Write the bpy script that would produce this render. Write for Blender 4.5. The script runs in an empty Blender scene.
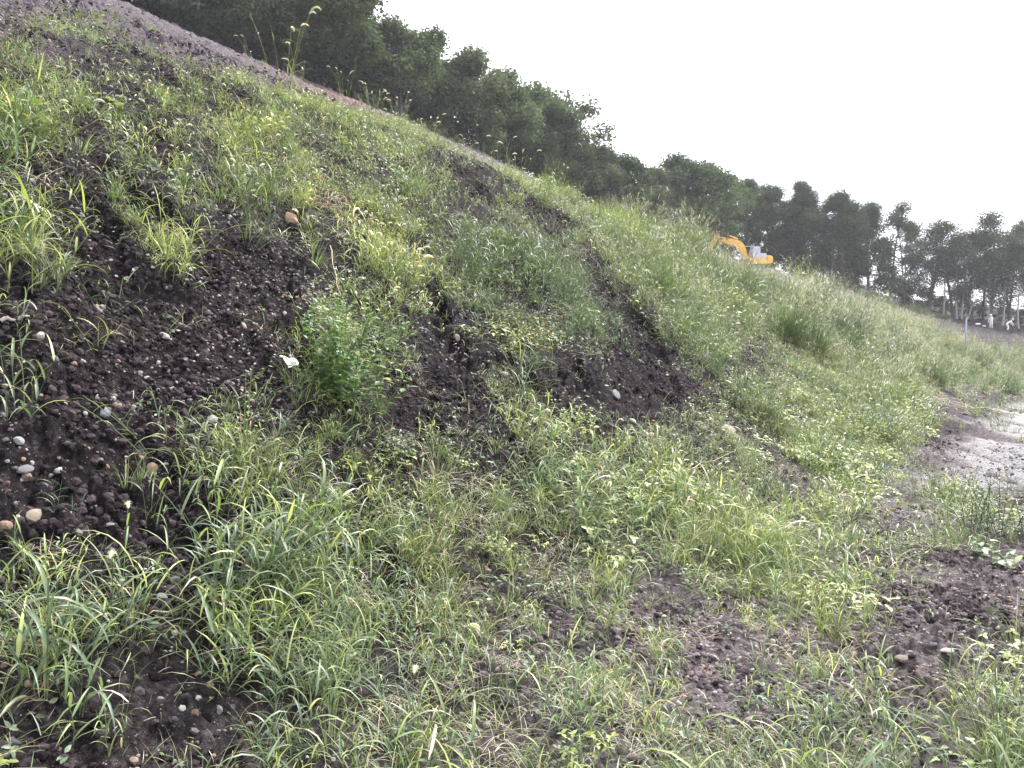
import bpy, bmesh, math, random
import numpy as np
from mathutils import Vector, Matrix, Euler
R = math.radians
rng = np.random.default_rng(7)
random.seed(7)

# ------------------------------------------------------------------ camera, sky, sun, exposure
CAM_H, FPX, HORIZON = 1.5, 773.0, 365.0
TILT = math.atan((384 - HORIZON) / FPX)
scene = bpy.context.scene
COL = scene.collection
cam_data = bpy.data.cameras.new("camera")
cam_data.sensor_width = 36.0
cam_data.lens = FPX / 1024 * 36.0
cam_data.clip_start = 0.05
cam_data.clip_end = 3000
cam = bpy.data.objects.new("camera", cam_data)
COL.objects.link(cam)
cam.location = (0, 0, CAM_H)
cam.rotation_euler = (R(90) - TILT, 0, 0)
scene.camera = cam

SUN_EL, SUN_AZ = R(52), R(38)          # azimuth measured from +Y towards +X
world = bpy.data.worlds.new("World")
scene.world = world
world.use_nodes = True
nt = world.node_tree
nt.nodes.clear()
out = nt.nodes.new("ShaderNodeOutputWorld")
bg = nt.nodes.new("ShaderNodeBackground")
sky = nt.nodes.new("ShaderNodeTexSky")
sky.sky_type = 'NISHITA'
sky.sun_disc = False
sky.sun_elevation = SUN_EL
sky.sun_rotation = SUN_AZ
sky.air_density = 1.0
sky.dust_density = 3.0
hsv = nt.nodes.new("ShaderNodeHueSaturation")
hsv.inputs['Saturation'].default_value = 0.20
# a bright even overcast layer, slightly mottled
tc = nt.nodes.new("ShaderNodeTexCoord")
nz = nt.nodes.new("ShaderNodeTexNoise")
nz.inputs['Scale'].default_value = 1.7
nz.inputs['Detail'].default_value = 4
mr = nt.nodes.new("ShaderNodeMapRange")
mr.inputs['From Min'].default_value = 0.3
mr.inputs['From Max'].default_value = 0.7
mr.inputs['To Min'].default_value = 7.6
mr.inputs['To Max'].default_value = 8.8
cmb = nt.nodes.new("ShaderNodeCombineColor")
mixc = nt.nodes.new("ShaderNodeMix")
mixc.data_type = 'RGBA'
mixc.inputs[0].default_value = 0.8
nt.links.new(tc.outputs['Generated'], nz.inputs['Vector'])
nt.links.new(nz.outputs['Fac'], mr.inputs['Value'])
for k, f in (('Red', .98), ('Green', .975), ('Blue', 1.10)):      # the cool lilac cast of a thin cloud layer
    mm = nt.nodes.new("ShaderNodeMath"); mm.operation = 'MULTIPLY'; mm.inputs[1].default_value = f
    nt.links.new(mr.outputs[0], mm.inputs[0]); nt.links.new(mm.outputs[0], cmb.inputs[k])
nt.links.new(sky.outputs[0], hsv.inputs['Color'])
nt.links.new(hsv.outputs[0], mixc.inputs[6])
nt.links.new(cmb.outputs[0], mixc.inputs[7])
nt.links.new(mixc.outputs[2], bg.inputs['Color'])
bg.inputs['Strength'].default_value = 0.10
nt.links.new(bg.outputs[0], out.inputs[0])

sun_data = bpy.data.lights.new("sun", 'SUN')
sun_data.energy = 3.4
sun_data.angle = R(12)
sun_data.color = (1.0, 0.97, 0.91)
sun = bpy.data.objects.new("sun", sun_data)
COL.objects.link(sun)
sdir = Vector((math.sin(SUN_AZ) * math.cos(SUN_EL), math.cos(SUN_AZ) * math.cos(SUN_EL), math.sin(SUN_EL)))
sun.rotation_euler = sdir.to_track_quat('Z', 'Y').to_euler()

scene.view_settings.view_transform = 'Standard'
scene.view_settings.look = 'None'
scene.view_settings.gamma = 1.0
scene.view_settings.use_curve_mapping = False
scene.view_settings.exposure = 1.80
scene.render.engine = 'CYCLES'
scene.cycles.max_bounces = 6
scene.cycles.diffuse_bounces = 3
scene.cycles.glossy_bounces = 2
scene.cycles.transmission_bounces = 3
scene.cycles.transparent_max_bounces = 4
scene.cycles.use_denoising = True

# ------------------------------------------------------------------ noise
def _hash(ix, iy, seed):
    h = (ix.astype(np.int64) * 374761393 + iy.astype(np.int64) * 668265263 + seed * 1274126177) & 0xffffffff
    h = ((h ^ (h >> 13)) * 1274126177) & 0xffffffff
    h = (h ^ (h >> 16)) & 0xffffffff
    return h.astype(np.float64) / 4294967295.0
def vnoise(x, y, seed=0):
    ix = np.floor(x); iy = np.floor(y)
    fx = x - ix; fy = y - iy
    fx = fx * fx * (3 - 2 * fx); fy = fy * fy * (3 - 2 * fy)
    a = _hash(ix, iy, seed); b = _hash(ix + 1, iy, seed)
    c = _hash(ix, iy + 1, seed); d = _hash(ix + 1, iy + 1, seed)
    return (a * (1 - fx) + b * fx) * (1 - fy) + (c * (1 - fx) + d * fx) * fy
def fbm(x, y, octv=4, seed=0, gain=0.5):
    s = 0; a = 1; t = 0
    for k in range(octv):
        s = s + a * vnoise(x * 2 ** k + 17.3 * k, y * 2 ** k - 9.1 * k, seed + k * 31)
        t += a; a *= gain
    return s / t
def sstep(a, b, x):
    t = np.clip((x - a) / (b - a), 0, 1)
    return t * t * (3 - 2 * t)

# ------------------------------------------------------------------ terrain
DIR = R(36.2)                       # heading of the embankment
cD, sD = math.cos(DIR), math.sin(DIR)
def uv_of(x, y):
    return x * sD + y * cD, -x * cD + y * sD
def s_of(x, y):
    u, v = uv_of(x, y)
    return v + 0.006 * np.maximum(0, u - 60) ** 2, u
S_PTS = [-50, 0.9, 1.9, 2.6, 3.4, 5.0, 7.0, 8.4, 9.0]
Z_PTS = [0, 0, 0.05, 0.30, 0.85, 2.15, 3.80, 4.85, 5.15]
_sx = np.linspace(-50, 9, 2400)
_sz = np.interp(_sx, S_PTS, Z_PTS)
_k = np.exp(-0.5 * (np.arange(-40, 41) / 13.0) ** 2); _k /= _k.sum()
_sz = np.convolve(np.pad(_sz, 40, mode='edge'), _k, mode='valid')
def face(s):
    return np.interp(s, _sx, _sz)
def crest_fac(u):
    return np.interp(u, [0, 5, 9, 16, 25, 40, 54, 77], [1.0, 1.0, 1.0, .95, .825, .745, .69, .56])
# crest radius by azimuth (from +Y, positive to the right)
_phi = np.radians(np.linspace(-180, 180, 721))
_rr = np.concatenate([np.linspace(1, 40, 500), np.linspace(40.1, 400, 1500)])
_s, _u = s_of(np.sin(_phi)[:, None] * _rr, np.cos(_phi)[:, None] * _rr)
_hit = _s >= 9.0
RC = np.where(_hit.any(1), _rr[_hit.argmax(1)], 400.0)
# foot of the wood: image x -> depth and image y
TX = [-700, -300, 0, 150, 280, 400, 500, 600, 700, 750, 850, 900, 950, 1024, 1200, 1600]
TD = [30, 38, 46, 50, 54, 58, 66, 75, 88, 104, 104, 104, 103, 101, 100, 95]
TY = [-260, -150, -55, 2, 57, 102, 147, 195, 236, 256, 286, 303, 318, 330, 345, 360]
_px = 512 + FPX * np.tan(np.clip(_phi, R(-62), R(55)))
_td = np.interp(_px, TX, TD)
RT = _td / np.cos(np.clip(_phi, R(-62), R(55)))
_b = (384 - np.interp(_px, TX, TY)) / FPX
ZT = CAM_H + (-math.sin(TILT) + _b * math.cos(TILT)) / (math.cos(TILT) + _b * math.sin(TILT)) * _td + .25
RT = np.maximum(RT, RC + 12)
def base_height(x, y):
    r = np.hypot(x, y); phi = np.arctan2(x, y)
    s, u = s_of(x, y)
    z = face(np.minimum(s, 9.0)) * crest_fac(np.maximum(u, 0))
    rc = np.interp(phi, _phi, RC); rt = np.interp(phi, _phi, RT); zt = np.interp(phi, _phi, ZT)
    uc = np.cos(phi) * cD * rc + np.sin(phi) * sD * rc
    zc = 5.15 * crest_fac(np.maximum(uc, 0))
    t = np.clip((r - rc) / np.maximum(rt - rc, 1), 0, 1)
    fade = np.clip((180 - rc) / 40, 0, 1)
    up = t * (zt - zc) + np.clip(r - rt, 0, 60) * 0.10
    z = z + up * fade
    return z
def project(x, y, z):
    ct, st = math.cos(TILT), math.sin(TILT)
    zz = z - CAM_H
    # camera axis tilted down by TILT
    d = y * ct - zz * st
    upc = y * st + zz * ct
    d = np.maximum(d, 0.05)
    return 512 + FPX * x / d, 384 - FPX * upc / d, d

COVER = """
23310000000000000000000000000000
34542000000000000000000000000000
66555433430000000000000000000000
77644545787410000000000000000000
76565445789988600000000000000000
74476446689984358900000000000000
73257755578875336999900000000000
63237743357887663179999900000000
75226731124687777527899999900000
85321211256554777623689999999990
44332111366662587743378789999999
53210110377452235742254457888999
53311111256333345311244577786433
31112235345533455421145688886112
20123445567777788755555678773001
00134347778888888877766445742541
00114358888888888888887645423673
12222147788998888878877765425533
24322247778887777775346566634322
35533248977887888763334555443222
45433368988778778764554333322223
55544576777666766666544455532234
55455333465555566665655566532345
43343333455455566677666566543456
""".strip().split()
CG = np.array([[int(c) for c in row] for row in COVER], float)
def grid_look(px, py):
    gx = np.clip(px / 32 - 0.5, 0, 30.999); gy = np.clip(py / 32 - 0.5, 0, 22.999)
    ix = gx.astype(int); iy = gy.astype(int); fx = gx - ix; fy = gy - iy
    return ((CG[iy, ix] * (1 - fx) + CG[iy, ix + 1] * fx) * (1 - fy) + (CG[iy + 1, ix] * (1 - fx) + CG[iy + 1, ix + 1] * fx) * fy) / 9.0
# dark eroded scars of the bank, as strips between points (image x, y, x, y, half width)
SCARS = [(425, 168, 480, 200, 12), (480, 200, 560, 235, 15), (585, 275, 652, 345, 17),
         (415, 250, 450, 345, 13), (560, 375, 655, 400, 26), (600, 405, 560, 420, 18), (450, 352, 545, 400, 13),
         (100, 190, 200, 270, 26), (0, 400, 160, 470, 40), (270, 270, 300, 350, 24), (40, 500, 200, 545, 38)]
def scar(px, py):
    m = np.zeros_like(px)
    for x0, y0, x1, y1, w in SCARS:
        dx, dy = x1 - x0, y1 - y0
        t = np.clip(((px - x0) * dx + (py - y0) * dy) / (dx * dx + dy * dy), 0, 1)
        d = np.hypot(px - x0 - t * dx, py - y0 - t * dy)
        m = np.maximum(m, 1 - sstep(w * 0.4, w * 1.1, d))
    return m * sstep(.30, .52, fbm(px * .045, py * .045, 3, 77))
def cover(x, y, z=None):
    if z is None: z = base_height(x, y)
    px, py, d = project(x, y, z)
    jit = 26 * np.minimum(1, 5.0 / np.maximum(np.hypot(x, y), 1)) + 6
    jx = (fbm(x * 1.6, y * 1.6, 3, 5) - .5) * jit; jy = (fbm(x * 1.6 + 40, y * 1.6, 3, 6) - .5) * jit
    c = grid_look(px + jx, py + jy)
    s, u = s_of(x, y); r = np.hypot(x, y)
    crest = 1 - sstep(8.8, 9.8, s + (fbm(x * .7, y * .7, 3, 12) - .5) * 1.6)
    c = np.where(c < .33, c * .7, c) * np.where(px < 260, np.maximum(crest, 0.9 * (s < 11)), crest)
    rt = np.interp(np.arctan2(x, y), _phi, RT)
    c = np.maximum(c, .8 * sstep(-13, -7, r - rt) * (1 - sstep(2, 5, r - rt)) * sstep(770, 800, px) * (1 - sstep(930, 960, px)) * (r > 40))
    c = np.maximum(c, .7 * (1 - sstep(10, 12.5, s)) * (s > 8) * sstep(690, 730, px) * (1 - sstep(815, 850, px)) * (r > 18) * (1 - sstep(735, 745, px) * (1 - sstep(778, 788, px))))
    c = np.maximum(c, .26 * sstep(.5, .7, fbm(x * 1.3, y * 1.3, 3, 640)) * (s > 8.5) * (1 - sstep(14, 26, s)) * (px < 700))
    c = c * (1 - .75 * (1 - sstep(.4, 1.6, s)) * sstep(10, 12.5, r) * (1 - sstep(30, 40, r)) * (.3 + .7 * sstep(.38, .5, fbm(x * .6, y * .3, 3, 15))))
    c = c * (1 - 0.8 * scar(px + jx * .6, py + jy * .6))
    for qx, qy, qr in ((290, 376, 15), (42, 229, 12), (289, 221, 14), (110, 405, 22), (14, 330, 20), (616, 393, 14), (25, 470, 22), (34, 517, 14)):
        c = c * sstep(.6, 1.3, np.hypot(px - qx, (py - qy - 6)) / qr)
    # outside the photograph the same kind of growth goes on
    outside = (d < 0.3) | (px < -60) | (py > 900) | (px > 1090)
    c = np.where(outside, 0.55 * crest, c)
    return np.clip(c, 0, 1), px, py

EXC = (28.2, 90.0)          # where the digger stands
EXC_Z = 12.45
def rut_w(x, y):
    a = R(9)
    return x * math.cos(a) - y * math.sin(a)
def rut_of(x, y):
    return np.abs(np.sin(rut_w(x, y) * 4.6 + (fbm(x * .5, y * .12, 2, 21) - .5) * 5)) ** 0.4
def height(x, y, fine=True):
    x = np.asarray(x, float); y = np.asarray(y, float)
    z0 = base_height(x, y)
    c, px, py = cover(x, y, z0)
    s, u = s_of(x, y)
    r = np.hypot(x, y)
    z = z0 + (fbm(x * .35, y * .35, 3, 3) - .5) * 0.40 * sstep(1.2, 4, s) + (fbm(x * .3, y * .3, 2, 4) - .5) * 0.12
    # gullies running down the bank
    g = fbm(u * 0.9, s * 0.22, 3, 9)
    z = z - 0.07 * sstep(.52, .75, g) * sstep(2.2, 4.0, s) * (1 - sstep(8.6, 10, s))
    sod = sstep(0.15, 0.5, c)
    amp = sstep(2.0, 4.5, s) * 0.10 + 0.035
    z = z + sod * amp * (1 - sstep(9, 11, s))
    z = z - 0.07 * scar(px, py) * sstep(1.8, 4, s)
    # wheel ruts in the wet track
    w = rut_w(x, y)
    trk = sstep(9, 12, r) * (1 - sstep(1.0, 2.0, s)) * (1 - sstep(30, 45, r))
    rut = rut_of(x, y)
    brk = sstep(.35, .6, fbm(x * .8, y * .35, 3, 22))
    z = z + trk * (np.minimum(rut, .8) - .7) * 0.24 * (.35 + .65 * brk)
    # general roughness and clods
    rough = 0.5 + 0.7 * (1 - sod)
    up = sstep(9, 11, s)
    lump = fbm(x * 2.2, y * 2.2, 3, 40) - .5
    z = z + lump * 0.13 * rough * (1 - .5 * trk)
    if fine:
        cl = fbm(x * 9, y * 9, 3, 50, .6)
        z = z + (sstep(.42, .75, cl) * 0.050 + (cl - .5) * .028) * rough * (1 - .6 * trk) * np.clip(14 / np.maximum(r, 1), 0, 1)
        c2 = vnoise(x * 42, y * 42, 60) * .6 + vnoise(x * 85, y * 85, 61) * .4
        z = z + (c2 - .5) * 0.026 * rough * np.clip(6 / np.maximum(r, 1), 0, 1)
    z = z + up * ((fbm(x * 1.1, y * 1.1, 3, 70) - .5) * 0.3 + (fbm(x * 4.5, y * 4.5, 2, 71) - .5) * .30)
    d = np.hypot(x - EXC[0], y - EXC[1])
    k = 1 - sstep(2.2, 5.0, d)
    z = z * (1 - k) + EXC_Z * k
    return z
def h1(x, y, fine=True):
    return float(height(np.array([x]), np.array([y]), fine)[0])
_ts = np.concatenate([np.linspace(1.2, 20, 900), np.linspace(20.1, 130, 1500)])
def ground_at(px, py):
    """first point of the ground seen along the line of sight"""
    ct, st = math.cos(TILT), math.sin(TILT)
    a = (px - 512) / FPX; b = (384 - py) / FPX
    dx, dy, dz = a, ct + b * st, -st + b * ct
    X = _ts * dx; Y = _ts * dy; Z = CAM_H + _ts * dz
    H = height(X, Y)
    below = Z <= H
    if not below.any(): i = len(_ts) - 1
    else: i = int(below.argmax())
    return Vector((X[i], Y[i], H[i]))

# ------------------------------------------------------------------ mesh helpers
def link(o, parent=None):
    COL.objects.link(o)
    if parent is not None: o.parent = parent
    return o
def tag(o, label=None, cat=None, group=None, kind=None):
    if label: o["label"] = label
    if cat: o["category"] = cat
    if group: o["group"] = group
    if kind: o["kind"] = kind
    return o
def np_mesh(name, V, faces, mat, cols=None, smooth=True, attr="Col"):
    """V (n,3); faces: list of int arrays (m,k)"""
    me = bpy.data.meshes.new(name)
    V = np.ascontiguousarray(V, np.float32)
    faces = [f for f in faces if len(f)]
    nl = sum(f.size for f in faces); nf = sum(len(f) for f in faces)
    me.vertices.add(len(V)); me.loops.add(nl); me.polygons.add(nf)
    me.vertices.foreach_set("co", V.ravel())
    me.loops.foreach_set("vertex_index", np.concatenate([f.ravel() for f in faces]).astype(np.int32))
    tot = np.concatenate([np.full(len(f), f.shape[1], np.int32) for f in faces])
    st = np.concatenate([[0], np.cumsum(tot)[:-1]]).astype(np.int32)
    me.polygons.foreach_set("loop_start", st)
    me.polygons.foreach_set("loop_total", tot)
    me.polygons.foreach_set("use_smooth", np.full(nf, smooth))
    if cols is not None:
        a = me.attributes.new(attr, 'FLOAT_COLOR', 'POINT')
        c4 = np.ones((len(V), 4), np.float32); c4[:, :3] = cols
        a.data.foreach_set("color", c4.ravel())
    me.update(calc_edges=True)
    me.materials.append(mat)
    return me
def mesh_obj(name, me, parent=None):
    return link(bpy.data.objects.new(name, me), parent)
def empty(name, loc=(0, 0, 0), rz=0.0):
    o = bpy.data.objects.new(name, None)
    o.location = loc; o.rotation_euler = (0, 0, rz)
    o.empty_display_size = 0.2
    return link(o)
class T:      # a template: verts, faces (list of quads and tris), colours
    def __init__(s): s.V = []; s.Q = []; s.Tr = []; s.C = []; s.n = 0
    def add(s, V, F, C):
        V = np.asarray(V, float); F = np.asarray(F, int)
        C = np.asarray(C, float)
        if C.ndim == 1: C = np.tile(C, (len(V), 1))
        s.V.append(V); s.C.append(C)
        (s.Q if F.shape[1] == 4 else s.Tr).append(F + s.n)
        s.n += len(V)
    def done(s):
        s.V = np.concatenate(s.V); s.C = np.concatenate(s.C)
        s.Q = np.concatenate(s.Q) if s.Q else np.zeros((0, 4), int)
        s.Tr = np.concatenate(s.Tr) if s.Tr else np.zeros((0, 3), int)
        return s
def blade(t, p, yaw, L, W, el0, bend, segs=5, cols=3, fold=.3, c0=(.1, .2, .03), c1=(.1, .2, .03), twist=0.0):
    """an arching strip leaf from p; el0 elevation at its base, bend total drop of angle"""
    n = segs + 1
    tt = np.linspace(0, 1, n)
    el = el0 - bend * tt ** 1.3
    ds = L / segs
    hx = np.concatenate([[0], np.cumsum(np.cos((el[1:] + el[:-1]) / 2) * ds)])
    hz = np.concatenate([[0], np.cumsum(np.sin((el[1:] + el[:-1]) / 2) * ds)])
    w = W * 0.5 * np.minimum(1, .45 + tt * 4) * np.maximum(0.03, (1 - tt) ** .65)
    cy, sy = math.cos(yaw), math.sin(yaw)
    cx = p[0] + hx * cy; cyy = p[1] + hx * sy; cz = p[2] + hz
    tw = twist * tt
    sdx, sdy = -sy * np.cos(tw), cy * np.cos(tw)
    sdz = np.sin(tw)
    nx, ny, nzv = -np.sin(el) * cy, -np.sin(el) * sy, np.cos(el)
    if cols == 2:
        Lf = np.stack([cx - sdx * w, cyy - sdy * w, cz - sdz * w], 1)
        Rt = np.stack([cx + sdx * w, cyy + sdy * w, cz + sdz * w], 1)
        V = np.stack([Lf, Rt], 1).reshape(-1, 3)
    else:
        f = fold * w
        Lf = np.stack([cx - sdx * w + nx * f, cyy - sdy * w + ny * f, cz - sdz * w + nzv * f], 1)
        Rt = np.stack([cx + sdx * w + nx * f, cyy + sdy * w + ny * f, cz + sdz * w + nzv * f], 1)
        M = np.stack([cx, cyy, cz], 1)
        V = np.stack([Lf, M, Rt], 1).reshape(-1, 3)
    F = []
    for i in range(segs):
        for j in range(cols - 1):
            a = i * cols + j
            F.append((a, a + 1, a + cols + 1, a + cols))
    c0 = np.array(c0); c1 = np.array(c1)
    C = c0[None] * (1 - tt[:, None]) + c1[None] * tt[:, None]
    C = np.repeat(C, cols, 0)
    if cols == 3:
        C[1::3] *= 1.25
    t.add(V, F, C)
def stem(t, pts, r0, r1, col, sides=3):
    pts = np.asarray(pts, float); n = len(pts)
    d = np.gradient(pts, axis=0)
    d /= np.linalg.norm(d, axis=1)[:, None] + 1e-9
    ref = np.array([.3, .7, .1])
    a = np.cross(d, ref); a /= np.linalg.norm(a, axis=1)[:, None] + 1e-9
    b = np.cross(d, a)
    rr = np.linspace(r0, r1, n)
    an = np.arange(sides) * 2 * math.pi / sides
    V = pts[:, None] + rr[:, None, None] * (np.cos(an)[None, :, None] * a[:, None] + np.sin(an)[None, :, None] * b[:, None])
    F = []
    for i in range(n - 1):
        for j in range(sides):
            k = (j + 1) % sides
            F.append((i * sides + j, i * sides + k, (i + 1) * sides + k, (i + 1) * sides + j))
    t.add(V.reshape(-1, 3), F, col)
def rnd(a, b): return random.uniform(a, b)
def vary(c, k=.2):
    m = rnd(1 - k, 1 + k)
    return (c[0] * m * rnd(.9, 1.12), c[1] * m, c[2] * m * rnd(.8, 1.2))
G_LIGHT = (.245, .290, .100)
G_MID = (.130, .180, .078)
G_BLUE = (.115, .160, .098)
G_DARK = (.045, .085, .026)
G_YEL = (.28, .33, .13)
STRAW = (.40, .36, .27)
HEAD = (.66, .66, .52)
def seed_head(t, p, yaw, L, w, el, droop, col=HEAD, bristles=20, rings=5):
    """nodding foxtail head: a fuzzy spindle"""
    n = rings + 1
    tt = np.linspace(0, 1, n)
    e = el - droop * tt
    ds = L / rings
    hx = np.concatenate([[0], np.cumsum(np.cos(e[1:]) * ds)]); hz = np.concatenate([[0], np.cumsum(np.sin(e[1:]) * ds)])
    pts = np.stack([p[0] + hx * math.cos(yaw), p[1] + hx * math.sin(yaw), p[2] + hz], 1)
    prof = w * .5 * np.array([.45, .9, 1, .95, .7, .25])[:n]
    sides = 5
    d = np.gradient(pts, axis=0); d /= np.linalg.norm(d, axis=1)[:, None]
    a = np.cross(d, [.31, .62, .12]); a /= np.linalg.norm(a, axis=1)[:, None]; b = np.cross(d, a)
    an = np.arange(sides) * 2 * math.pi / sides
    V = pts[:, None] + prof[:, None, None] * (np.cos(an)[None, :, None] * a[:, None] + np.sin(an)[None, :, None] * b[:, None])
    F = [(i * sides + j, i * sides + (j + 1) % sides, (i + 1) * sides + (j + 1) % sides, (i + 1) * sides + j) for i in range(n - 1) for j in range(sides)]
    t.add(V.reshape(-1, 3), F, vary(col, .12))
    Vb = []; Fb = []
    for k in range(bristles):
        i = random.random() * (n - 1.01); j = int(i); q = pts[j] * (1 - i + j) + pts[j + 1] * (i - j)
        th = rnd(0, 6.28); o = math.cos(th) * a[j] + math.sin(th) * b[j]
        tip = q + (o * rnd(.9, 1.3) + d[j] * .7) * w * rnd(.8, 1.2)
        s2 = np.cross(o, d[j]) * w * .05
        m = len(Vb)
        Vb += [q + s2, q - s2, tip]; Fb.append((m, m + 1, m + 2))
    if Vb: t.add(Vb, Fb, (col[0] * 1.2, col[1] * 1.2, col[2] * 1.1))
def culm(t, base, H, lean, yaw, nleaf, LL, LW, segs, cols, gc, head=None, sr=.0018, stemseg=4, yellow=.1):
    tt = np.linspace(0, 1, stemseg + 1)
    off = lean * tt ** 1.5 * H
    pts = np.stack([base[0] + off * math.cos(yaw), base[1] + off * math.sin(yaw), base[2] + H * tt * math.sqrt(max(.1, 1 - lean * lean * .5))], 1)
    stem(t, pts, sr, sr * .6, vary(gc, .1))
    ly = rnd(0, 6.28)
    for k in range(nleaf):
        f = (k + .4) / nleaf * .95
        i = f * stemseg; j = min(int(i), stemseg - 1)
        p = pts[j] * (1 - i + j) + pts[j + 1] * (i - j)
        ly += math.pi + rnd(-.7, .7)
        c = vary(gc, .25)
        if random.random() < yellow: c = vary(G_YEL, .2)
        if random.random() < .05: c = vary(STRAW, .2)
        c1 = (c[0] * 1.15, c[1] * 1.08, c[2] * 1.0)
        blade(t, p, ly, LL * rnd(.6, 1.15), LW * rnd(.7, 1.2), rnd(.75, 1.35), rnd(.7, 2.3), segs, cols, rnd(.15, .5), c, c1, rnd(-.9, .9))
    if head:
        seed_head(t, pts[-1], yaw, head[0] * rnd(.7, 1.1), head[1], rnd(.8, 1.3), rnd(.8, 1.9), head[2], head[3])
def grass_plant(nc, H, nleaf, LL, LW, gc, segs=5, cols=3, spread=.07, lean=.5, head=None, headp=0, sr=.0018, yellow=.1):
    t = T()
    for k in range(nc):
        a = rnd(0, 6.28); r = spread * math.sqrt(random.random())
        culm(t, (r * math.cos(a), r * math.sin(a), -.03), H * rnd(.55, 1.15), rnd(.1, lean), a + rnd(-.6, .6), nleaf, LL, LW, segs, cols, gc,
             head if random.random() < headp else None, sr, yellow=yellow)
    return t.done()
def tussock(n, L, W, gc, segs=4, cols=2, spread=.05, yel=.08, bend=(0.3, 1.7), el=(.9, 1.5)):
    t = T()
    for k in range(n):
        a = rnd(0, 6.28); r = spread * math.sqrt(random.random())
        c = vary(gc, .25)
        if random.random() < yel: c = vary(STRAW if random.random() < .5 else G_YEL, .2)
        blade(t, (r * math.cos(a), r * math.sin(a), -.02), a + rnd(-.5, .5), L * rnd(.5, 1.1), W * rnd(.7, 1.2), rnd(*el), rnd(*bend), segs, cols, .3, c, (c[0] * 1.2, c[1] * 1.1, c[2]), rnd(-.6, .6))
    return t.done()
def ovate(t, p, yaw, el, L, W, col, roll=0.):
    """a broad leaf of four quads, folded along its midrib"""
    ct, st = math.cos(el), math.sin(el)
    d = np.array([ct * math.cos(yaw), ct * math.sin(yaw), st]); sd = np.array([-math.sin(yaw), math.cos(yaw), roll]); nn = np.cross(d, sd)
    prof = [(0, .12), (.3, .95), (.65, .8), (1, .04)]
    V = []
    for f, w in prof:
        m = np.array(p) + d * L * f - nn * L * .18 * f * f
        V += [m - sd * w * W / 2 + nn * w * W * .12, m, m + sd * w * W / 2 + nn * w * W * .12]
    F = []
    for i in range(3):
        for j in range(2):
            a = i * 3 + j; F.append((a, a + 1, a + 4, a + 3))
    t.add(V, F, vary(col, .15))
def herb(ns, H, nl, LL, LW, gc, lean=.4, branch=0, sr=.0018, spread=.05, flower=None, yellow=.06):
    t = T()
    for k in range(ns):
        a = rnd(0, 6.28); hh = H * rnd(.5, 1.1); ln = rnd(.05, lean)
        b0 = np.array([spread * rnd(-1, 1), spread * rnd(-1, 1), -.02])
        tt = np.linspace(0, 1, 5)
        pts = b0 + np.stack([math.cos(a) * ln * hh * tt ** 1.4, math.sin(a) * ln * hh * tt ** 1.4, hh * tt], 1)
        stem(t, pts, sr, sr * .5, vary(gc, .1))
        ly = rnd(0, 6.28)
        for m in range(nl):
            f = .12 + .88 * (m + .5) / nl; i = f * 4; j = min(int(i), 3)
            p = pts[j] * (1 - i + j) + pts[j + 1] * (i - j)
            ly += 2.4 + rnd(-.3, .3)
            sz = (1 - .45 * f) * rnd(.7, 1.15)
            c = gc if random.random() > yellow else G_YEL
            if branch and random.random() < branch:
                bl = hh * .25 * sz
                q = p + np.array([math.cos(ly), math.sin(ly), .9]) * bl
                stem(t, [p, q], sr * .5, sr * .3, vary(gc, .1))
                for w in range(3):
                    g = .4 + .3 * w
                    ovate(t, p * (1 - g) + q * g, ly + rnd(-1.3, 1.3), rnd(0, .7), LL * sz * .7, LW * sz * .7, c, rnd(-.3, .3))
            ovate(t, p, ly, rnd(-.1, .8), LL * sz, LW * sz, c, rnd(-.3, .3))
        if flower:
            for q in range(6):
                ovate(t, pts[-1] + np.array([rnd(-.01, .01), rnd(-.01, .01), rnd(-.02, .01)]), rnd(0, 6.28), rnd(.2, 1), .018, .012, flower)
    return t.done()
def creeper(n, rad, LL, LW, gc, yellow=.15):
    t = T()
    for k in range(n):
        a = rnd(0, 6.28); r = rad * math.sqrt(random.random()); h = rnd(.02, .12)
        p = np.array([r * math.cos(a), r * math.sin(a), h])
        c = gc if random.random() > yellow else G_YEL
        stem(t, [p - [0, 0, h + .02], p], .0012, .0008, vary(gc, .2))
        for m in range(3):
            ovate(t, p, a + m * 2.1 + rnd(-.4, .4), rnd(-.3, .5), LL * rnd(.7, 1.2), LW * rnd(.8, 1.1), c, rnd(-.3, .3))
    return t.done()
def dry_mat(n, rad, L, W, col=STRAW):
    t = T()
    for k in range(n):
        a = rnd(0, 6.28); r = rad * math.sqrt(random.random()); th = rnd(0, 6.28)
        c = vary(col, .35)
        blade(t, (r * math.cos(a), r * math.sin(a), rnd(0, .06)), th, L * rnd(.4, 1.1), W * rnd(.6, 1.3), rnd(-.1, .7), rnd(.1, 1.2), 3, 2, .3, c, c, rnd(-1, 1))
    return t.done()
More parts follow.
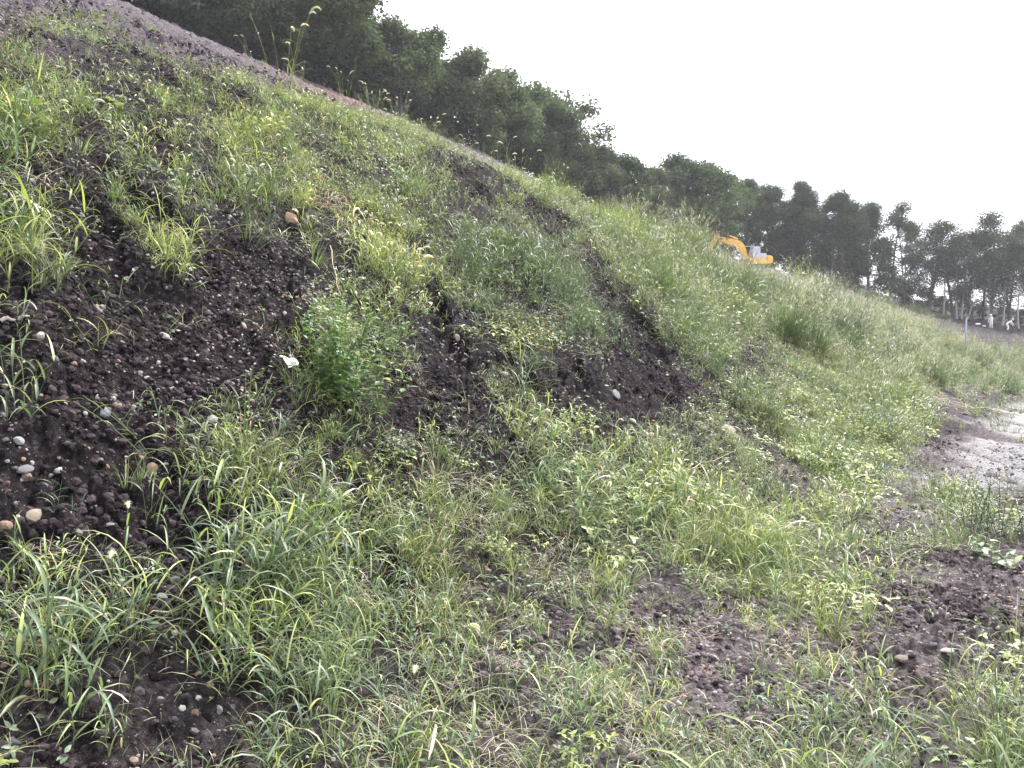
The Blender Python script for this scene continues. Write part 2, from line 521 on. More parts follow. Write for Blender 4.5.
def feathery(n, H, gc, hc, W=.004):
    """tall airy grass: arching leaves below and a haze of fine panicle sprays on top"""
    t = T()
    for k in range(n):
        a = rnd(0, 6.28); hh = H * rnd(.7, 1.1); ln = rnd(.1, .45)
        tt = np.linspace(0, 1, 4)
        b0 = np.array([rnd(-.12, .12), rnd(-.12, .12), -.03])
        pts = b0 + np.stack([math.cos(a) * ln * hh * tt ** 1.5, math.sin(a) * ln * hh * tt ** 1.5, hh * tt], 1)
        stem(t, pts, W * .4, W * .22, vary(gc, .2))
        for m in range(4):
            p = pts[0] * (1 - m * .18) + pts[2] * m * .18
            blade(t, p, rnd(0, 6.28), H * rnd(.35, .6), W * rnd(1.3, 2.2), rnd(.9, 1.4), rnd(.6, 1.9), 3, 2, 0, vary(gc, .25), vary(gc, .2), rnd(-.8, .8))
        for m in range(6):
            f = rnd(.72, 1); p = pts[2] * (1 - (f - .66) * 3) + pts[3] * (f - .66) * 3
            blade(t, p, rnd(0, 6.28), H * rnd(.10, .2), W * .7, rnd(.3, 1.2), rnd(.2, 1.0), 2, 2, 0, vary(hc, .2), vary(hc, .2), 0)
    return t.done()
def rock(sub=1, flat=.6, seed=0):
    bm = bmesh.new()
    bmesh.ops.create_icosphere(bm, subdivisions=sub, radius=1)
    rs = np.random.default_rng(seed)
    sc = np.array([1, rs.uniform(.6, .95), rs.uniform(flat * .7, flat * 1.2)])
    pl = [(v / np.linalg.norm(v), rs.uniform(.62, .9)) for v in rs.normal(size=(7, 3))]
    V = []
    for v in bm.verts:
        c = np.array(v.co)
        for nrm, d in pl:
            k = c @ nrm
            if k > d: c = c - nrm * (k - d) * .85
        V.append(c * sc * (1 + rs.uniform(-.04, .04)))
    F = [[w.index for w in f.verts] for f in bm.faces]
    bm.free()
    t = T(); t.add(V, F, (1, 1, 1)); return t.done()

def scatter(templs, P, scale, tint, yaw=None, up=None, pick=None, tilt=None, rand_rot=False, sq=None):
    """one big array from many placed templates"""
    n = len(P)
    if yaw is None: yaw = rng.uniform(0, 2 * math.pi, n)
    if pick is None: pick = rng.integers(0, len(templs), n)
    Vs, Qs, Ts, Cs = [], [], [], []; off = 0
    up = np.tile([0, 0, 1.], (n, 1)) if up is None else up
    if tilt is None: tilt = .12
    up = up + rng.normal(0, 1, (n, 3)) * tilt
    up /= np.linalg.norm(up, axis=1)[:, None]
    fx = np.stack([np.cos(yaw), np.sin(yaw), np.zeros(n)], 1)
    yx = np.cross(up, fx); yx /= np.linalg.norm(yx, axis=1)[:, None]
    xx = np.cross(yx, up)
    B = np.stack([xx, yx, up], 2)          # columns
    for k, t in enumerate(templs):
        idx = np.nonzero(pick == k)[0]
        if not len(idx): continue
        V = np.einsum('nij,mj->nmi', B[idx], t.V) * scale[idx][:, None, None] + P[idx][:, None, :]
        C = t.C[None] * tint[idx][:, None, :]
        m = len(t.V)
        o = off + (np.arange(len(idx)) * m)[:, None, None]
        Vs.append(V.reshape(-1, 3)); Cs.append(C.reshape(-1, 3))
        Qs.append((t.Q[None] + o).reshape(-1, 4)); Ts.append((t.Tr[None] + o).reshape(-1, 3))
        off += m * len(idx)
    return np.concatenate(Vs), np.concatenate(Qs), np.concatenate(Ts), np.concatenate(Cs)
class Big:
    def __init__(s): s.V = []; s.Q = []; s.T = []; s.C = []; s.n = 0
    def add(s, V, Q, Tr, C):
        s.V.append(V.astype(np.float32)); s.Q.append((Q + s.n).astype(np.int32)); s.T.append((Tr + s.n).astype(np.int32)); s.C.append(C.astype(np.float32)); s.n += len(V)
    def build(s, name, mat, smooth=True):
        me = np_mesh(name, np.concatenate(s.V), [np.concatenate(s.Q), np.concatenate(s.T)], mat, np.concatenate(s.C), smooth)
        print(name, s.n, "verts")
        return mesh_obj(name, me)

# ------------------------------------------------------------------ materials
def nodes_of(name):
    m = bpy.data.materials.new(name); m.use_nodes = True
    nt = m.node_tree; nt.nodes.clear()
    o = nt.nodes.new("ShaderNodeOutputMaterial")
    return m, nt, o
def leaf_mat(name, trans=.35, rough=.5, spec=.35, tcol=(1.12, 1.22, .72)):
    m, nt, o = nodes_of(name)
    at = nt.nodes.new("ShaderNodeAttribute"); at.attribute_name = "Col"
    p = nt.nodes.new("ShaderNodeBsdfPrincipled")
    p.inputs['Roughness'].default_value = rough
    p.inputs['Specular IOR Level'].default_value = spec
    tr = nt.nodes.new("ShaderNodeBsdfTranslucent")
    mu = nt.nodes.new("ShaderNodeMix"); mu.data_type = 'RGBA'; mu.blend_type = 'MULTIPLY'; mu.inputs[0].default_value = 1
    mu.inputs[7].default_value = (*tcol, 1)
    mx = nt.nodes.new("ShaderNodeMixShader"); mx.inputs[0].default_value = trans
    nt.links.new(at.outputs['Color'], p.inputs['Base Color'])
    nt.links.new(at.outputs['Color'], mu.inputs[6]); nt.links.new(mu.outputs[2], tr.inputs['Color'])
    nt.links.new(p.outputs[0], mx.inputs[1]); nt.links.new(tr.outputs[0], mx.inputs[2]); nt.links.new(mx.outputs[0], o.inputs[0])
    return m
def col_mat(name, rough=.9, spec=.2, bump=0, scale=80):
    m, nt, o = nodes_of(name)
    at = nt.nodes.new("ShaderNodeAttribute"); at.attribute_name = "Col"
    p = nt.nodes.new("ShaderNodeBsdfPrincipled")
    p.inputs['Roughness'].default_value = rough; p.inputs['Specular IOR Level'].default_value = spec
    n = nt.nodes.new("ShaderNodeTexNoise"); n.inputs['Scale'].default_value = scale; n.inputs['Detail'].default_value = 4
    mr = nt.nodes.new("ShaderNodeMapRange"); mr.inputs['To Min'].default_value = .35; mr.inputs['To Max'].default_value = 1.5
    mu = nt.nodes.new("ShaderNodeMix"); mu.data_type = 'RGBA'; mu.blend_type = 'MULTIPLY'; mu.inputs[0].default_value = 1
    nt.links.new(n.outputs[0], mr.inputs[0]); nt.links.new(at.outputs['Color'], mu.inputs[6]); nt.links.new(mr.outputs[0], mu.inputs[7])
    nt.links.new(mu.outputs[2], p.inputs['Base Color']); nt.links.new(p.outputs[0], o.inputs[0])
    if bump:
        b = nt.nodes.new("ShaderNodeBump"); b.inputs['Strength'].default_value = bump; b.inputs['Distance'].default_value = .01
        nt.links.new(n.outputs[0], b.inputs['Height']); nt.links.new(b.outputs[0], p.inputs['Normal'])
    return m
def plain_mat(name, col, rough=.6, metal=0, scale=30, var=.25, bump=0, spec=.4, coord='Object', dist=.01):
    m, nt, o = nodes_of(name)
    tc = nt.nodes.new("ShaderNodeTexCoord")
    p = nt.nodes.new("ShaderNodeBsdfPrincipled")
    p.inputs['Roughness'].default_value = rough; p.inputs['Metallic'].default_value = metal; p.inputs['Specular IOR Level'].default_value = spec
    n = nt.nodes.new("ShaderNodeTexNoise"); n.inputs['Scale'].default_value = scale; n.inputs['Detail'].default_value = 5
    nt.links.new(tc.outputs[coord], n.inputs['Vector'])
    cr = nt.nodes.new("ShaderNodeValToRGB")
    cr.color_ramp.elements[0].position = .3; cr.color_ramp.elements[1].position = .7
    cr.color_ramp.elements[0].color = (*[c * (1 - var) for c in col], 1); cr.color_ramp.elements[1].color = (*[min(.95, c * (1 + var)) for c in col], 1)
    nt.links.new(n.outputs[0], cr.inputs[0]); nt.links.new(cr.outputs[0], p.inputs['Base Color']); nt.links.new(p.outputs[0], o.inputs[0])
    if bump:
        b = nt.nodes.new("ShaderNodeBump"); b.inputs['Strength'].default_value = bump; b.inputs['Distance'].default_value = dist
        nt.links.new(n.outputs[0], b.inputs['Height']); nt.links.new(b.outputs[0], p.inputs['Normal'])
    return m
M_LEAF = leaf_mat("leaf_blades", .34, .44, .42)
M_DRY = leaf_mat("dry_straw", .2, .7, .2, (1.1, 1.0, .8))
M_TREE = leaf_mat("tree_leaves", .30, .7, .12, (1.1, 1.2, .6))
M_STONE = col_mat("pebble_stone", .75, .3, .4, 120)
M_CLOD = col_mat("soil_clod", .97, .06, .8, 200)
M_BARK = plain_mat("bark", (.085, .078, .072), .9, scale=14, var=.4, bump=.6, spec=.15)
M_PALEBARK = plain_mat("pale_bark", (.30, .28, .26), .9, scale=10, var=.35, bump=.4, spec=.15)

def ground_mat():
    m, nt, o = nodes_of("earth")
    L = nt.links.new
    def N(t): return nt.nodes.new(t)
    tc = N("ShaderNodeTexCoord")
    at = N("ShaderNodeAttribute"); at.attribute_name = "Col"
    sep = N("ShaderNodeSeparateColor"); L(at.outputs['Color'], sep.inputs[0])
    def noise(sc, det=6, rough=.6):
        n = N("ShaderNodeTexNoise"); n.inputs['Scale'].default_value = sc; n.inputs['Detail'].default_value = det; n.inputs['Roughness'].default_value = rough
        L(tc.outputs['Object'], n.inputs['Vector']); return n
    n1 = noise(1.3); n2 = noise(22, 8, .7); n3 = noise(130, 4, .7)
    def ramp(src, stops):
        c = N("ShaderNodeValToRGB")
        e = c.color_ramp.elements
        while len(e) < len(stops): e.new(.5)
        for i, (p, col) in enumerate(stops): e[i].position = p; e[i].color = (*col, 1)
        L(src, c.inputs[0]); return c
    dark = ramp(n2.outputs[0], [(.34, (.003, .0025, .003)), (.48, (.014, .011, .013)), (.57, (.034, .026, .029)), (.70, (.11, .09, .092))])
    grav = ramp(n2.outputs[0], [(.34, (.030, .025, .030)), (.48, (.088, .074, .085)), (.64, (.19, .165, .18))])
    path = ramp(n2.outputs[0], [(.32, (.034, .028, .030)), (.47, (.105, .088, .092)), (.64, (.24, .21, .215))])
    def mix(f, a, b, mode='MIX'):
        x = N("ShaderNodeMix"); x.data_type = 'RGBA'; x.blend_type = mode
        if isinstance(f, float): x.inputs[0].default_value = f
        else: L(f, x.inputs[0])
        L(a, x.inputs[6]); L(b, x.inputs[7]); return x
    a = mix(sep.outputs[0], dark.outputs[0], grav.outputs[0])
    b = mix(sep.outputs[1], a.outputs[2], path.outputs[0])
    silt = ramp(n2.outputs[0], [(.3, (.09, .082, .090)), (.6, (.21, .20, .215))])
    b = mix(sep.outputs[2], b.outputs[2], silt.outputs[0])
    # slow variation of the earth's own colour
    tone = ramp(n1.outputs[0], [(.3, (.72, .70, .74)), (.55, (1, 1, 1)), (.75, (1.25, 1.12, 1.02))])
    c = mix(1.0, b.outputs[2], tone.outputs[0], 'MULTIPLY')
    ra = N("ShaderNodeAttribute"); ra.attribute_name = "Red"
    rc = N("ShaderNodeRGB"); rc.outputs[0].default_value = (1.5, 1.18, 1.02, 1)
    rm = mix(1.0, c.outputs[2], rc.outputs[0], 'MULTIPLY')
    c = mix(ra.outputs['Fac'], c.outputs[2], rm.outputs[2])
    # small pale stones mixed in the earth
    vo = N("ShaderNodeTexVoronoi"); vo.inputs['Scale'].default_value = 70; L(tc.outputs['Object'], vo.inputs['Vector'])
    vr = ramp(vo.outputs['Distance'], [(.16, (1, 1, 1)), (.24, (0, 0, 0))])
    sc = N("ShaderNodeSeparateColor"); L(vo.outputs['Color'], sc.inputs[0])
    th = N("ShaderNodeMath"); th.operation = 'GREATER_THAN'; th.inputs[1].default_value = .72; L(sc.outputs[0], th.inputs[0])
    ml = N("ShaderNodeMath"); ml.operation = 'MULTIPLY'; L(th.outputs[0], ml.inputs[0]); L(vr.outputs[0], ml.inputs[1])
    m2 = N("ShaderNodeMath"); m2.operation = 'MULTIPLY'; L(ml.outputs[0], m2.inputs[0]); m2.inputs[1].default_value = .7
    st = ramp(sc.outputs[1], [(0, (.10, .09, .09)), (.5, (.22, .19, .165)), (1, (.38, .36, .34))])
    d = mix(m2.outputs[0], c.outputs[2], st.outputs[0])
    p = N("ShaderNodeBsdfPrincipled"); L(d.outputs[2], p.inputs['Base Color'])
    # wet mud is smoother
    mr = N("ShaderNodeMapRange"); L(sep.outputs[2], mr.inputs[0]); mr.inputs['To Min'].default_value = .93; mr.inputs['To Max'].default_value = .25; L(mr.outputs[0], p.inputs['Roughness'])
    ms = N("ShaderNodeMapRange"); L(sep.outputs[2], ms.inputs[0]); ms.inputs['To Min'].default_value = .08; ms.inputs['To Max'].default_value = .5; L(ms.outputs[0], p.inputs['Specular IOR Level'])
    ad = N("ShaderNodeMath"); ad.operation = 'ADD'; L(n2.outputs[0], ad.inputs[0])
    hs = N("ShaderNodeMath"); hs.operation = 'MULTIPLY'; hs.inputs[1].default_value = .45; L(n3.outputs[0], hs.inputs[0]); L(hs.outputs[0], ad.inputs[1])
    a2 = N("ShaderNodeMath"); a2.operation = 'ADD'; L(ad.outputs[0], a2.inputs[0]); L(ml.outputs[0], a2.inputs[1])
    bu = N("ShaderNodeBump"); bu.inputs['Strength'].default_value = 1.0; bu.inputs['Distance'].default_value = .05
    L(a2.outputs[0], bu.inputs['Height']); L(bu.outputs[0], p.inputs['Normal'])
    L(p.outputs[0], o.inputs[0])
    return m
M_GROUND = ground_mat()

# ------------------------------------------------------------------ ground: one sheet, fine where the photograph looks
az_in = np.linspace(R(-47), R(47), 1150)
az_out = np.linspace(R(47), R(313), 171)[1:-1]
az = np.concatenate([az_in, az_out]); NA = len(az)
rad = np.concatenate([[0.25, .6, .9], np.geomspace(1.2, 20, 760), np.geomspace(20.2, 130, 330), np.geomspace(140, 900, 22)])
NR = len(rad)
GX = np.sin(az)[None] * rad[:, None]; GY = np.cos(az)[None] * rad[:, None]
GZ = height(GX.ravel(), GY.ravel()).reshape(GX.shape)
V = np.stack([GX.ravel(), GY.ravel(), GZ.ravel()], 1)
i = np.arange(NR - 1)[:, None] * NA; j = np.arange(NA)[None]; jn = (j + 1) % NA
Q = np.stack([i + j, i + NA + j, i + NA + jn, i + jn], 2).reshape(-1, 4)
V = np.concatenate([V, [[0, 0, h1(0, .1)]]])
Tc = np.stack([np.full(NA, len(V) - 1), np.arange(NA), (np.arange(NA) + 1) % NA], 1)
gs, gu = s_of(V[:, 0], V[:, 1]); gr = np.hypot(V[:, 0], V[:, 1])
gpx, gpy, gd = project(V[:, 0], V[:, 1], V[:, 2])
n_ = fbm(V[:, 0] * .8, V[:, 1] * .8, 4, 90) - .5
upm = sstep(8.6, 10.2, gs + n_ * 2)
upm = upm * (1 - .8 * sstep(30, 45, gr) * sstep(850, 885, gpx))
upm = np.maximum(upm, .75 * (1 - sstep(40, 200, gpx)) * (1 - sstep(20, 70, gpy + n_ * 40)) * (gd > .5))
pathm = 1 - sstep(1.2, 3.2, gs + n_ * 1.6)
pathm = np.maximum(pathm * np.clip(.45 + .55 * sstep(350, 800, gpx), 0, 1), .5 * (1 - sstep(40, 120, np.hypot((gpx - 930), (gpy - 385) * 2))))
pathm = np.maximum(pathm, .45 * sstep(22, 30, gr) * (gs < 9) * (gs > 3))
wet = (1 - sstep(.8, 2.2, gs + n_ * 1.5)) * sstep(7.5, 10, gr) * (1 - sstep(34, 44, gr)) * sstep(.30, .5, fbm(V[:, 0] * .5, V[:, 1] * .25, 3, 95))
wet = wet * (.1 + .9 * sstep(.45, .75, rut_of(V[:, 0], V[:, 1])))
GC = np.stack([upm, pathm * (1 - upm), np.clip(wet, 0, 1)], 1)
ground = mesh_obj("ground", np_mesh("ground", V, [Q, Tc], M_GROUND, GC))
red = np.exp(-(((gpx - 365) / 75) ** 2 + ((gpy - 106 - (gpx - 365) * .42) / 20) ** 2)) * (gd > 5) * (gs > 8) + .8 * np.exp(-(((gpx - 850) / 30) ** 2 + ((gpy - 290) / 10) ** 2)) * (gd > 40)
ra = ground.data.attributes.new("Red", 'FLOAT', 'POINT'); ra.data.foreach_set("value", np.clip(red, 0, 1).astype(np.float32))
tag(ground, kind="structure")
print("ground", len(V))

def normals(x, y):
    e = .15
    hx = height(x + e, y, False) - height(x - e, y, False); hy = height(x, y + e, False) - height(x, y - e, False)
    n = np.stack([-hx / (2 * e), -hy / (2 * e), np.ones_like(hx)], 1)
    return n / np.linalg.norm(n, axis=1)[:, None]

# ------------------------------------------------------------------ where things grow
def cand(r0, r1, dens, lo=-46, hi=46, smax=99):
    """uniform points per square metre in a sector seen by the camera"""
    lo, hi = R(lo), R(hi)
    area = .5 * (r1 * r1 - r0 * r0) * (hi - lo)
    n = int(area * dens)
    r = np.sqrt(rng.uniform(r0 * r0, r1 * r1, n)); a = rng.uniform(lo, hi, n)
    x = np.sin(a) * r; y = np.cos(a) * r
    s, u = s_of(x, y)
    k = s < smax
    return x[k], y[k]
def blob(px, py, cx, cy, rx, ry):
    return np.exp(-(((px - cx) / rx) ** 2 + ((py - cy) / ry) ** 2))
def kinds_at(px, py, x, y):
    """weights of the kinds of growth at a place"""
    w = {}
    w['creep'] = .9 * blob(px, py, 560, 500, 130, 55) + .9 * blob(px, py, 430, 480, 60, 40) + .6 * blob(px, py, 500, 340, 90, 45) + .35 * blob(px, py, 820, 480, 130, 60) + .08
    w['blue'] = .9 * blob(px, py, 330, 560, 230, 90) + .8 * blob(px, py, 100, 660, 200, 80) + .9 * blob(px, py, 600, 700, 500, 130) + .3
    w['light'] = 1.0 * blob(px, py, 330, 180, 260, 110) + .9 * blob(px, py, 620, 260, 200, 90) + .4 * blob(px, py, 900, 470, 200, 80) + .12
    w['feather'] = 2.6 * blob(px, py, 850, 300, 190, 60) + 1.0 * blob(px, py, 560, 310, 60, 50) + .7 * blob(px, py, 690, 520, 80, 60) + .06
    w['dry'] = 1.6 * blob(px, py, 430, 720, 200, 60) + .7 * blob(px, py, 930, 385, 90, 30) + .6 * blob(px, py, 760, 370, 60, 40) + .5 * blob(px, py, 120, 90, 120, 60) + .18
    return w
TEMPL = {}
def low_mix(n, rad, L, W):
    t = T()
    for k in range(n):
        a = rnd(0, 6.28); r = rad * math.sqrt(random.random()); p = np.array([r * math.cos(a), r * math.sin(a), rnd(-.01, .03)])
        q = random.random(); c = vary(G_MID if q < .45 else G_LIGHT if q < .7 else G_BLUE, .25)
        if q > .84: c = vary(STRAW, .3)
        if q < .74 or q > .84: blade(t, p, rnd(0, 6.28), L * rnd(.5, 1.4), W * rnd(.6, 1.3), rnd(.2, 1.3), rnd(.2, 1.8), 3, 2, 0, c, c, rnd(-1, 1))
        else:
            for m in range(3): ovate(t, p + [0, 0, rnd(0, .05)], rnd(0, 6.28), rnd(-.2, .7), L * .3, W * 3, c, rnd(-.4, .4))
    return t.done()
def near_t():
    return dict(
        blue=[grass_plant(4, .33, 5, .175, .0108, G_BLUE, 5, 3, .07, .75) for _ in range(5)] + [grass_plant(3, .40, 5, .20, .012, G_MID, 5, 3, .05, .6) for _ in range(3)],
        light=[grass_plant(5, .24, 5, .125, .009, G_LIGHT, 5, 3, .07, .8, yellow=.2) for _ in range(5)],
        fine=[tussock(38, .32, .0038, G_MID, 5, 2, .05) for _ in range(4)],
        creep=[creeper(14, .14, .032, .02, G_LIGHT) for _ in range(3)] + [herb(3, .2, 8, .04, .02, G_MID, .6) for _ in range(3)],
        dry=[dry_mat(40, .16, .22, .003) for _ in range(4)],
        feather=[tussock(50, .4, .0028, G_MID, 5, 2, .05, .3) for _ in range(3)],
        low=[low_mix(26, .15, .085, .0045) for _ in range(6)])
def mid_t():
    return dict(
        blue=[grass_plant(7, .30, 5, .13, .009, G_BLUE, 3, 2, .12, .8, (.06, .013, HEAD, 0), .10, .0025) for _ in range(4)],
        light=[grass_plant(7, .26, 5, .115, .0088, G_LIGHT, 3, 2, .13, .8, (.06, .014, HEAD, 0), .14, .0025, yellow=.2) for _ in range(6)],
        fine=[tussock(34, .28, .005, G_MID, 3, 2, .08) for _ in range(4)],
        creep=[creeper(18, .18, .045, .03, G_LIGHT) for _ in range(3)] + [herb(4, .24, 7, .055, .026, G_LIGHT, .6) for _ in range(3)],
        dry=[dry_mat(30, .2, .24, .005) for _ in range(4)],
        feather=[feathery(10, .6, G_MID, (.30, .29, .20), .0035) for _ in range(3)],
        low=[low_mix(24, .2, .10, .007) for _ in range(6)])
def far_t():
    return dict(
        blue=[grass_plant(13, .42, 4, .22, .014, G_MID, 2, 2, .22, .6, None, 0, .005) for _ in range(3)],
        light=[grass_plant(13, .40, 4, .20, .014, G_LIGHT, 2, 2, .22, .6, None, 0, .005) for _ in range(4)],
        fine=[tussock(44, .45, .009, G_MID, 2, 2, .22) for _ in range(3)],
        creep=[herb(8, .35, 7, .09, .05, G_LIGHT, .5, 0, .004, .2) for _ in range(3)],
        dry=[dry_mat(34, .35, .35, .011) for _ in range(3)],
        feather=[feathery(22, .80, G_MID, (.38, .37, .26), .006) for _ in range(4)])
NEAR, MID, FAR = near_t(), mid_t(), far_t()
ORDER = ['blue', 'light', 'fine', 'creep', 'dry', 'feather']
big = {k: Big() for k in ('grass', 'creeping_weeds', 'dry_grass', 'tall_grass')}
TARGET = dict(blue='grass', light='grass', fine='grass', creep='creeping_weeds', dry='dry_grass', feather='tall_grass')
for lod, (r0, r1, dens, sc0, smax) in zip((NEAR, MID, FAR), ((1.5, 6.2, 125, 1.0, 99), (6.2, 16, 95, 1.0, 14), (16, 95, 20, 1.0, 45))):
    for b0, b1, dd in ((r0, r1, dens),) if r0 < 16 else ((16, 30, 30), (30, 55, 13), (55, 118, 3)):
        x, y = cand(b0, b1, dd, smax=smax)
        c, px, py = cover(x, y)
        w = kinds_at(px, py, x, y)
        W = np.stack([w['blue'], w['light'], .35 + 0 * px, w['creep'], w['dry'], w['feather']], 1)
        # patchiness of each kind
        for q in range(6):
            W[:, q] *= .25 + 1.6 * sstep(.35, .65, fbm(x * .9 + q * 13, y * .9, 3, 200 + q))
        W /= W.sum(1)[:, None]
        patch = fbm(x * 2.6, y * 2.6, 3, 310) if r0 < 16 else fbm(x * 1.2, y * 1.2, 3, 311)
        p = np.clip(c * 1.25 - .05, 0, 1) ** 1.6 * (.2 + 1.5 * sstep(.32, .66, patch))
        ss_, uu_ = s_of(x, y)
        p = p * np.where(ss_ < 2.0, np.where(px > 560, .8, .9), 1)
        keep = rng.random(len(x)) < p
        x, y, px, py, c, W = x[keep], y[keep], px[keep], py[keep], c[keep], W[keep]
        z = height(x, y, r0 < 6)
        P = np.stack([x, y, z], 1)
        nrm = normals(x, y)
        upv = nrm * .35 + np.array([0, 0, .75])
        cum = W.cumsum(1); k = (rng.random(len(x))[:, None] > cum).sum(1).clip(0, 5)
        scl = sc0 * rng.uniform(.6, 1.25, len(x)) * (.62 + .5 * c)
        scl = scl * (.62 + .76 * sstep(.3, .7, fbm(x * 1.0, y * 1.0, 3, 620)))
        far_grow = 1 + .35 * sstep(30, 70, np.hypot(x, y))
        scl = scl * far_grow * (1 - .28 * sstep(6.5, 8.5, ss_[keep])) * (1 - .45 * (sstep(6, 7.5, ss_[keep]) * sstep(690, 715, px) * (1 - sstep(790, 815, px)) * (np.hypot(x, y) > 15)))
        tn = rng.uniform(.8, 1.2, len(x))
        big_t = fbm(x * .5, y * .5, 3, 400)
        tint = np.stack([tn * (.87 + .22 * big_t), tn, tn * (1.1 - .2 * big_t)], 1) * (.62 + .75 * big_t)[:, None]
        for q, name in enumerate(ORDER):
            m = k == q
            if m.sum() == 0: continue
            big[TARGET[name]].add(*scatter(lod[name], P[m], scl[m], tint[m], up=upv[m]))
# a low tangle of short blades, small leaves and thatch under and between the tufts
for lod, r0, r1, dens in ((NEAR, 1.5, 6.5, 90), (MID, 6.5, 18, 55)):
    x, y = cand(r0, r1, dens, smax=14)
    c, px, py = cover(x, y)
    p = np.clip(c * 1.15, 0.02, 1) ** 1.6 * np.where(s_of(x, y)[0] < 2.3, .75, .8) * (.15 + 1.2 * sstep(.4, .62, fbm(x * 3.1, y * 3.1, 3, 710)))
    k = rng.random(len(x)) < p
    x, y = x[k], y[k]
    nrm = normals(x, y); n_p = len(x)
    tn = rng.uniform(.75, 1.2, n_p)
    big['grass'].add(*scatter(lod['low'], np.stack([x, y, height(x, y, r0 < 6)], 1), rng.uniform(.6, 1.3, n_p), np.stack([tn, tn, tn], 1), up=nrm, tilt=.15))
LBL = dict(grass=("mixed green and yellow-green grass growing over the earth bank", "grass"),
           creeping_weeds=("low small-leaved weeds creeping over the bank and its foot", "weeds"),
           dry_grass=("dry straw-coloured dead grass lying between the green tufts", "dry grass"),
           tall_grass=("tall airy grass with fine pale sprays on the bank", "tall grass"))
for nme, b in big.items():
    o = b.build(nme, M_DRY if nme == 'dry_grass' else M_LEAF)
    tag(o, LBL[nme][0], LBL[nme][1], kind="stuff")

# litter of straw on bare soil, gravel and clods
STONE_COLS = np.array([(.30, .28, .26), (.22, .20, .20), (.42, .40, .38), (.33, .24, .17), (.18, .17, .18), (.26, .17, .12), (.50, .48, .44), (.13, .12, .125)])
rocks = [rock(1, .6, s) for s in range(8)]
gv = Big(); cl = Big()
for r0, r1, dens, a0, a1 in ((1.6, 7, 1200, .003, .021), (7, 16, 300, .006, .026), (16, 60, 4, .02, .07)):
    x, y = cand(r0, r1, dens, smax=45)
    c, px, py = cover(x, y)
    keep = rng.random(len(x)) < np.clip(1.1 - c * 1.1, .03, 1) * (.25 + 1.3 * sstep(.35, .7, fbm(x * 1.2, y * 1.2, 3, 500)))
    x, y = x[keep], y[keep]
    P = np.stack([x, y, height(x, y)], 1)
    sz = a0 + (a1 - a0) * rng.random(len(x)) ** 2.6
    tint = STONE_COLS[rng.integers(0, 8, len(x))] * rng.uniform(.25, .85, (len(x), 1))
    gv.add(*scatter(rocks, P, sz, tint, up=normals(x, y), tilt=.4))
    x, y = cand(r0, r1, dens * 3, smax=45)
    c, px, py = cover(x, y)
    s, u = s_of(x, y)
    keep = rng.random(len(x)) < np.clip(1.0 - c * .9, .05, 1) * np.where((s < 1.8) & (np.hypot(x, y) > 9), .12, 1) * (.1 + 1.4 * sstep(.4, .7, fbm(x * 1.5, y * 1.5, 3, 510)))
    x, y = x[keep], y[keep]
    s, u = s_of(x, y)
    P = np.stack([x, y, height(x, y) + .002], 1)
    sz = a0 + (a1 * 1.5 - a0) * rng.random(len(x)) ** 3.5
    tint = np.array([.024, .019, .021]) * rng.uniform(.3, 2.6, (len(x), 1)) * (1 + 1.6 * (s < 2.2))[:, None]
    cl.add(*scatter(rocks, P, sz, tint, up=normals(x, y), tilt=.5))
tag(gv.build("gravel", M_STONE, False), "grey and tan pebbles strewn over the bare soil", "gravel", kind="stuff")
tag(cl.build("soil_crumbs", M_CLOD, False), "dark crumbs and clods of loose soil on the bank", "soil", kind="stuff")

exec_rest = True
# ================================================================== THINGS
def make_from(name, t, mat, parent=None, smooth=True):
    me = np_mesh(name, t.V, [t.Q, t.Tr], mat, t.C, smooth)
    return mesh_obj(name, me, parent)

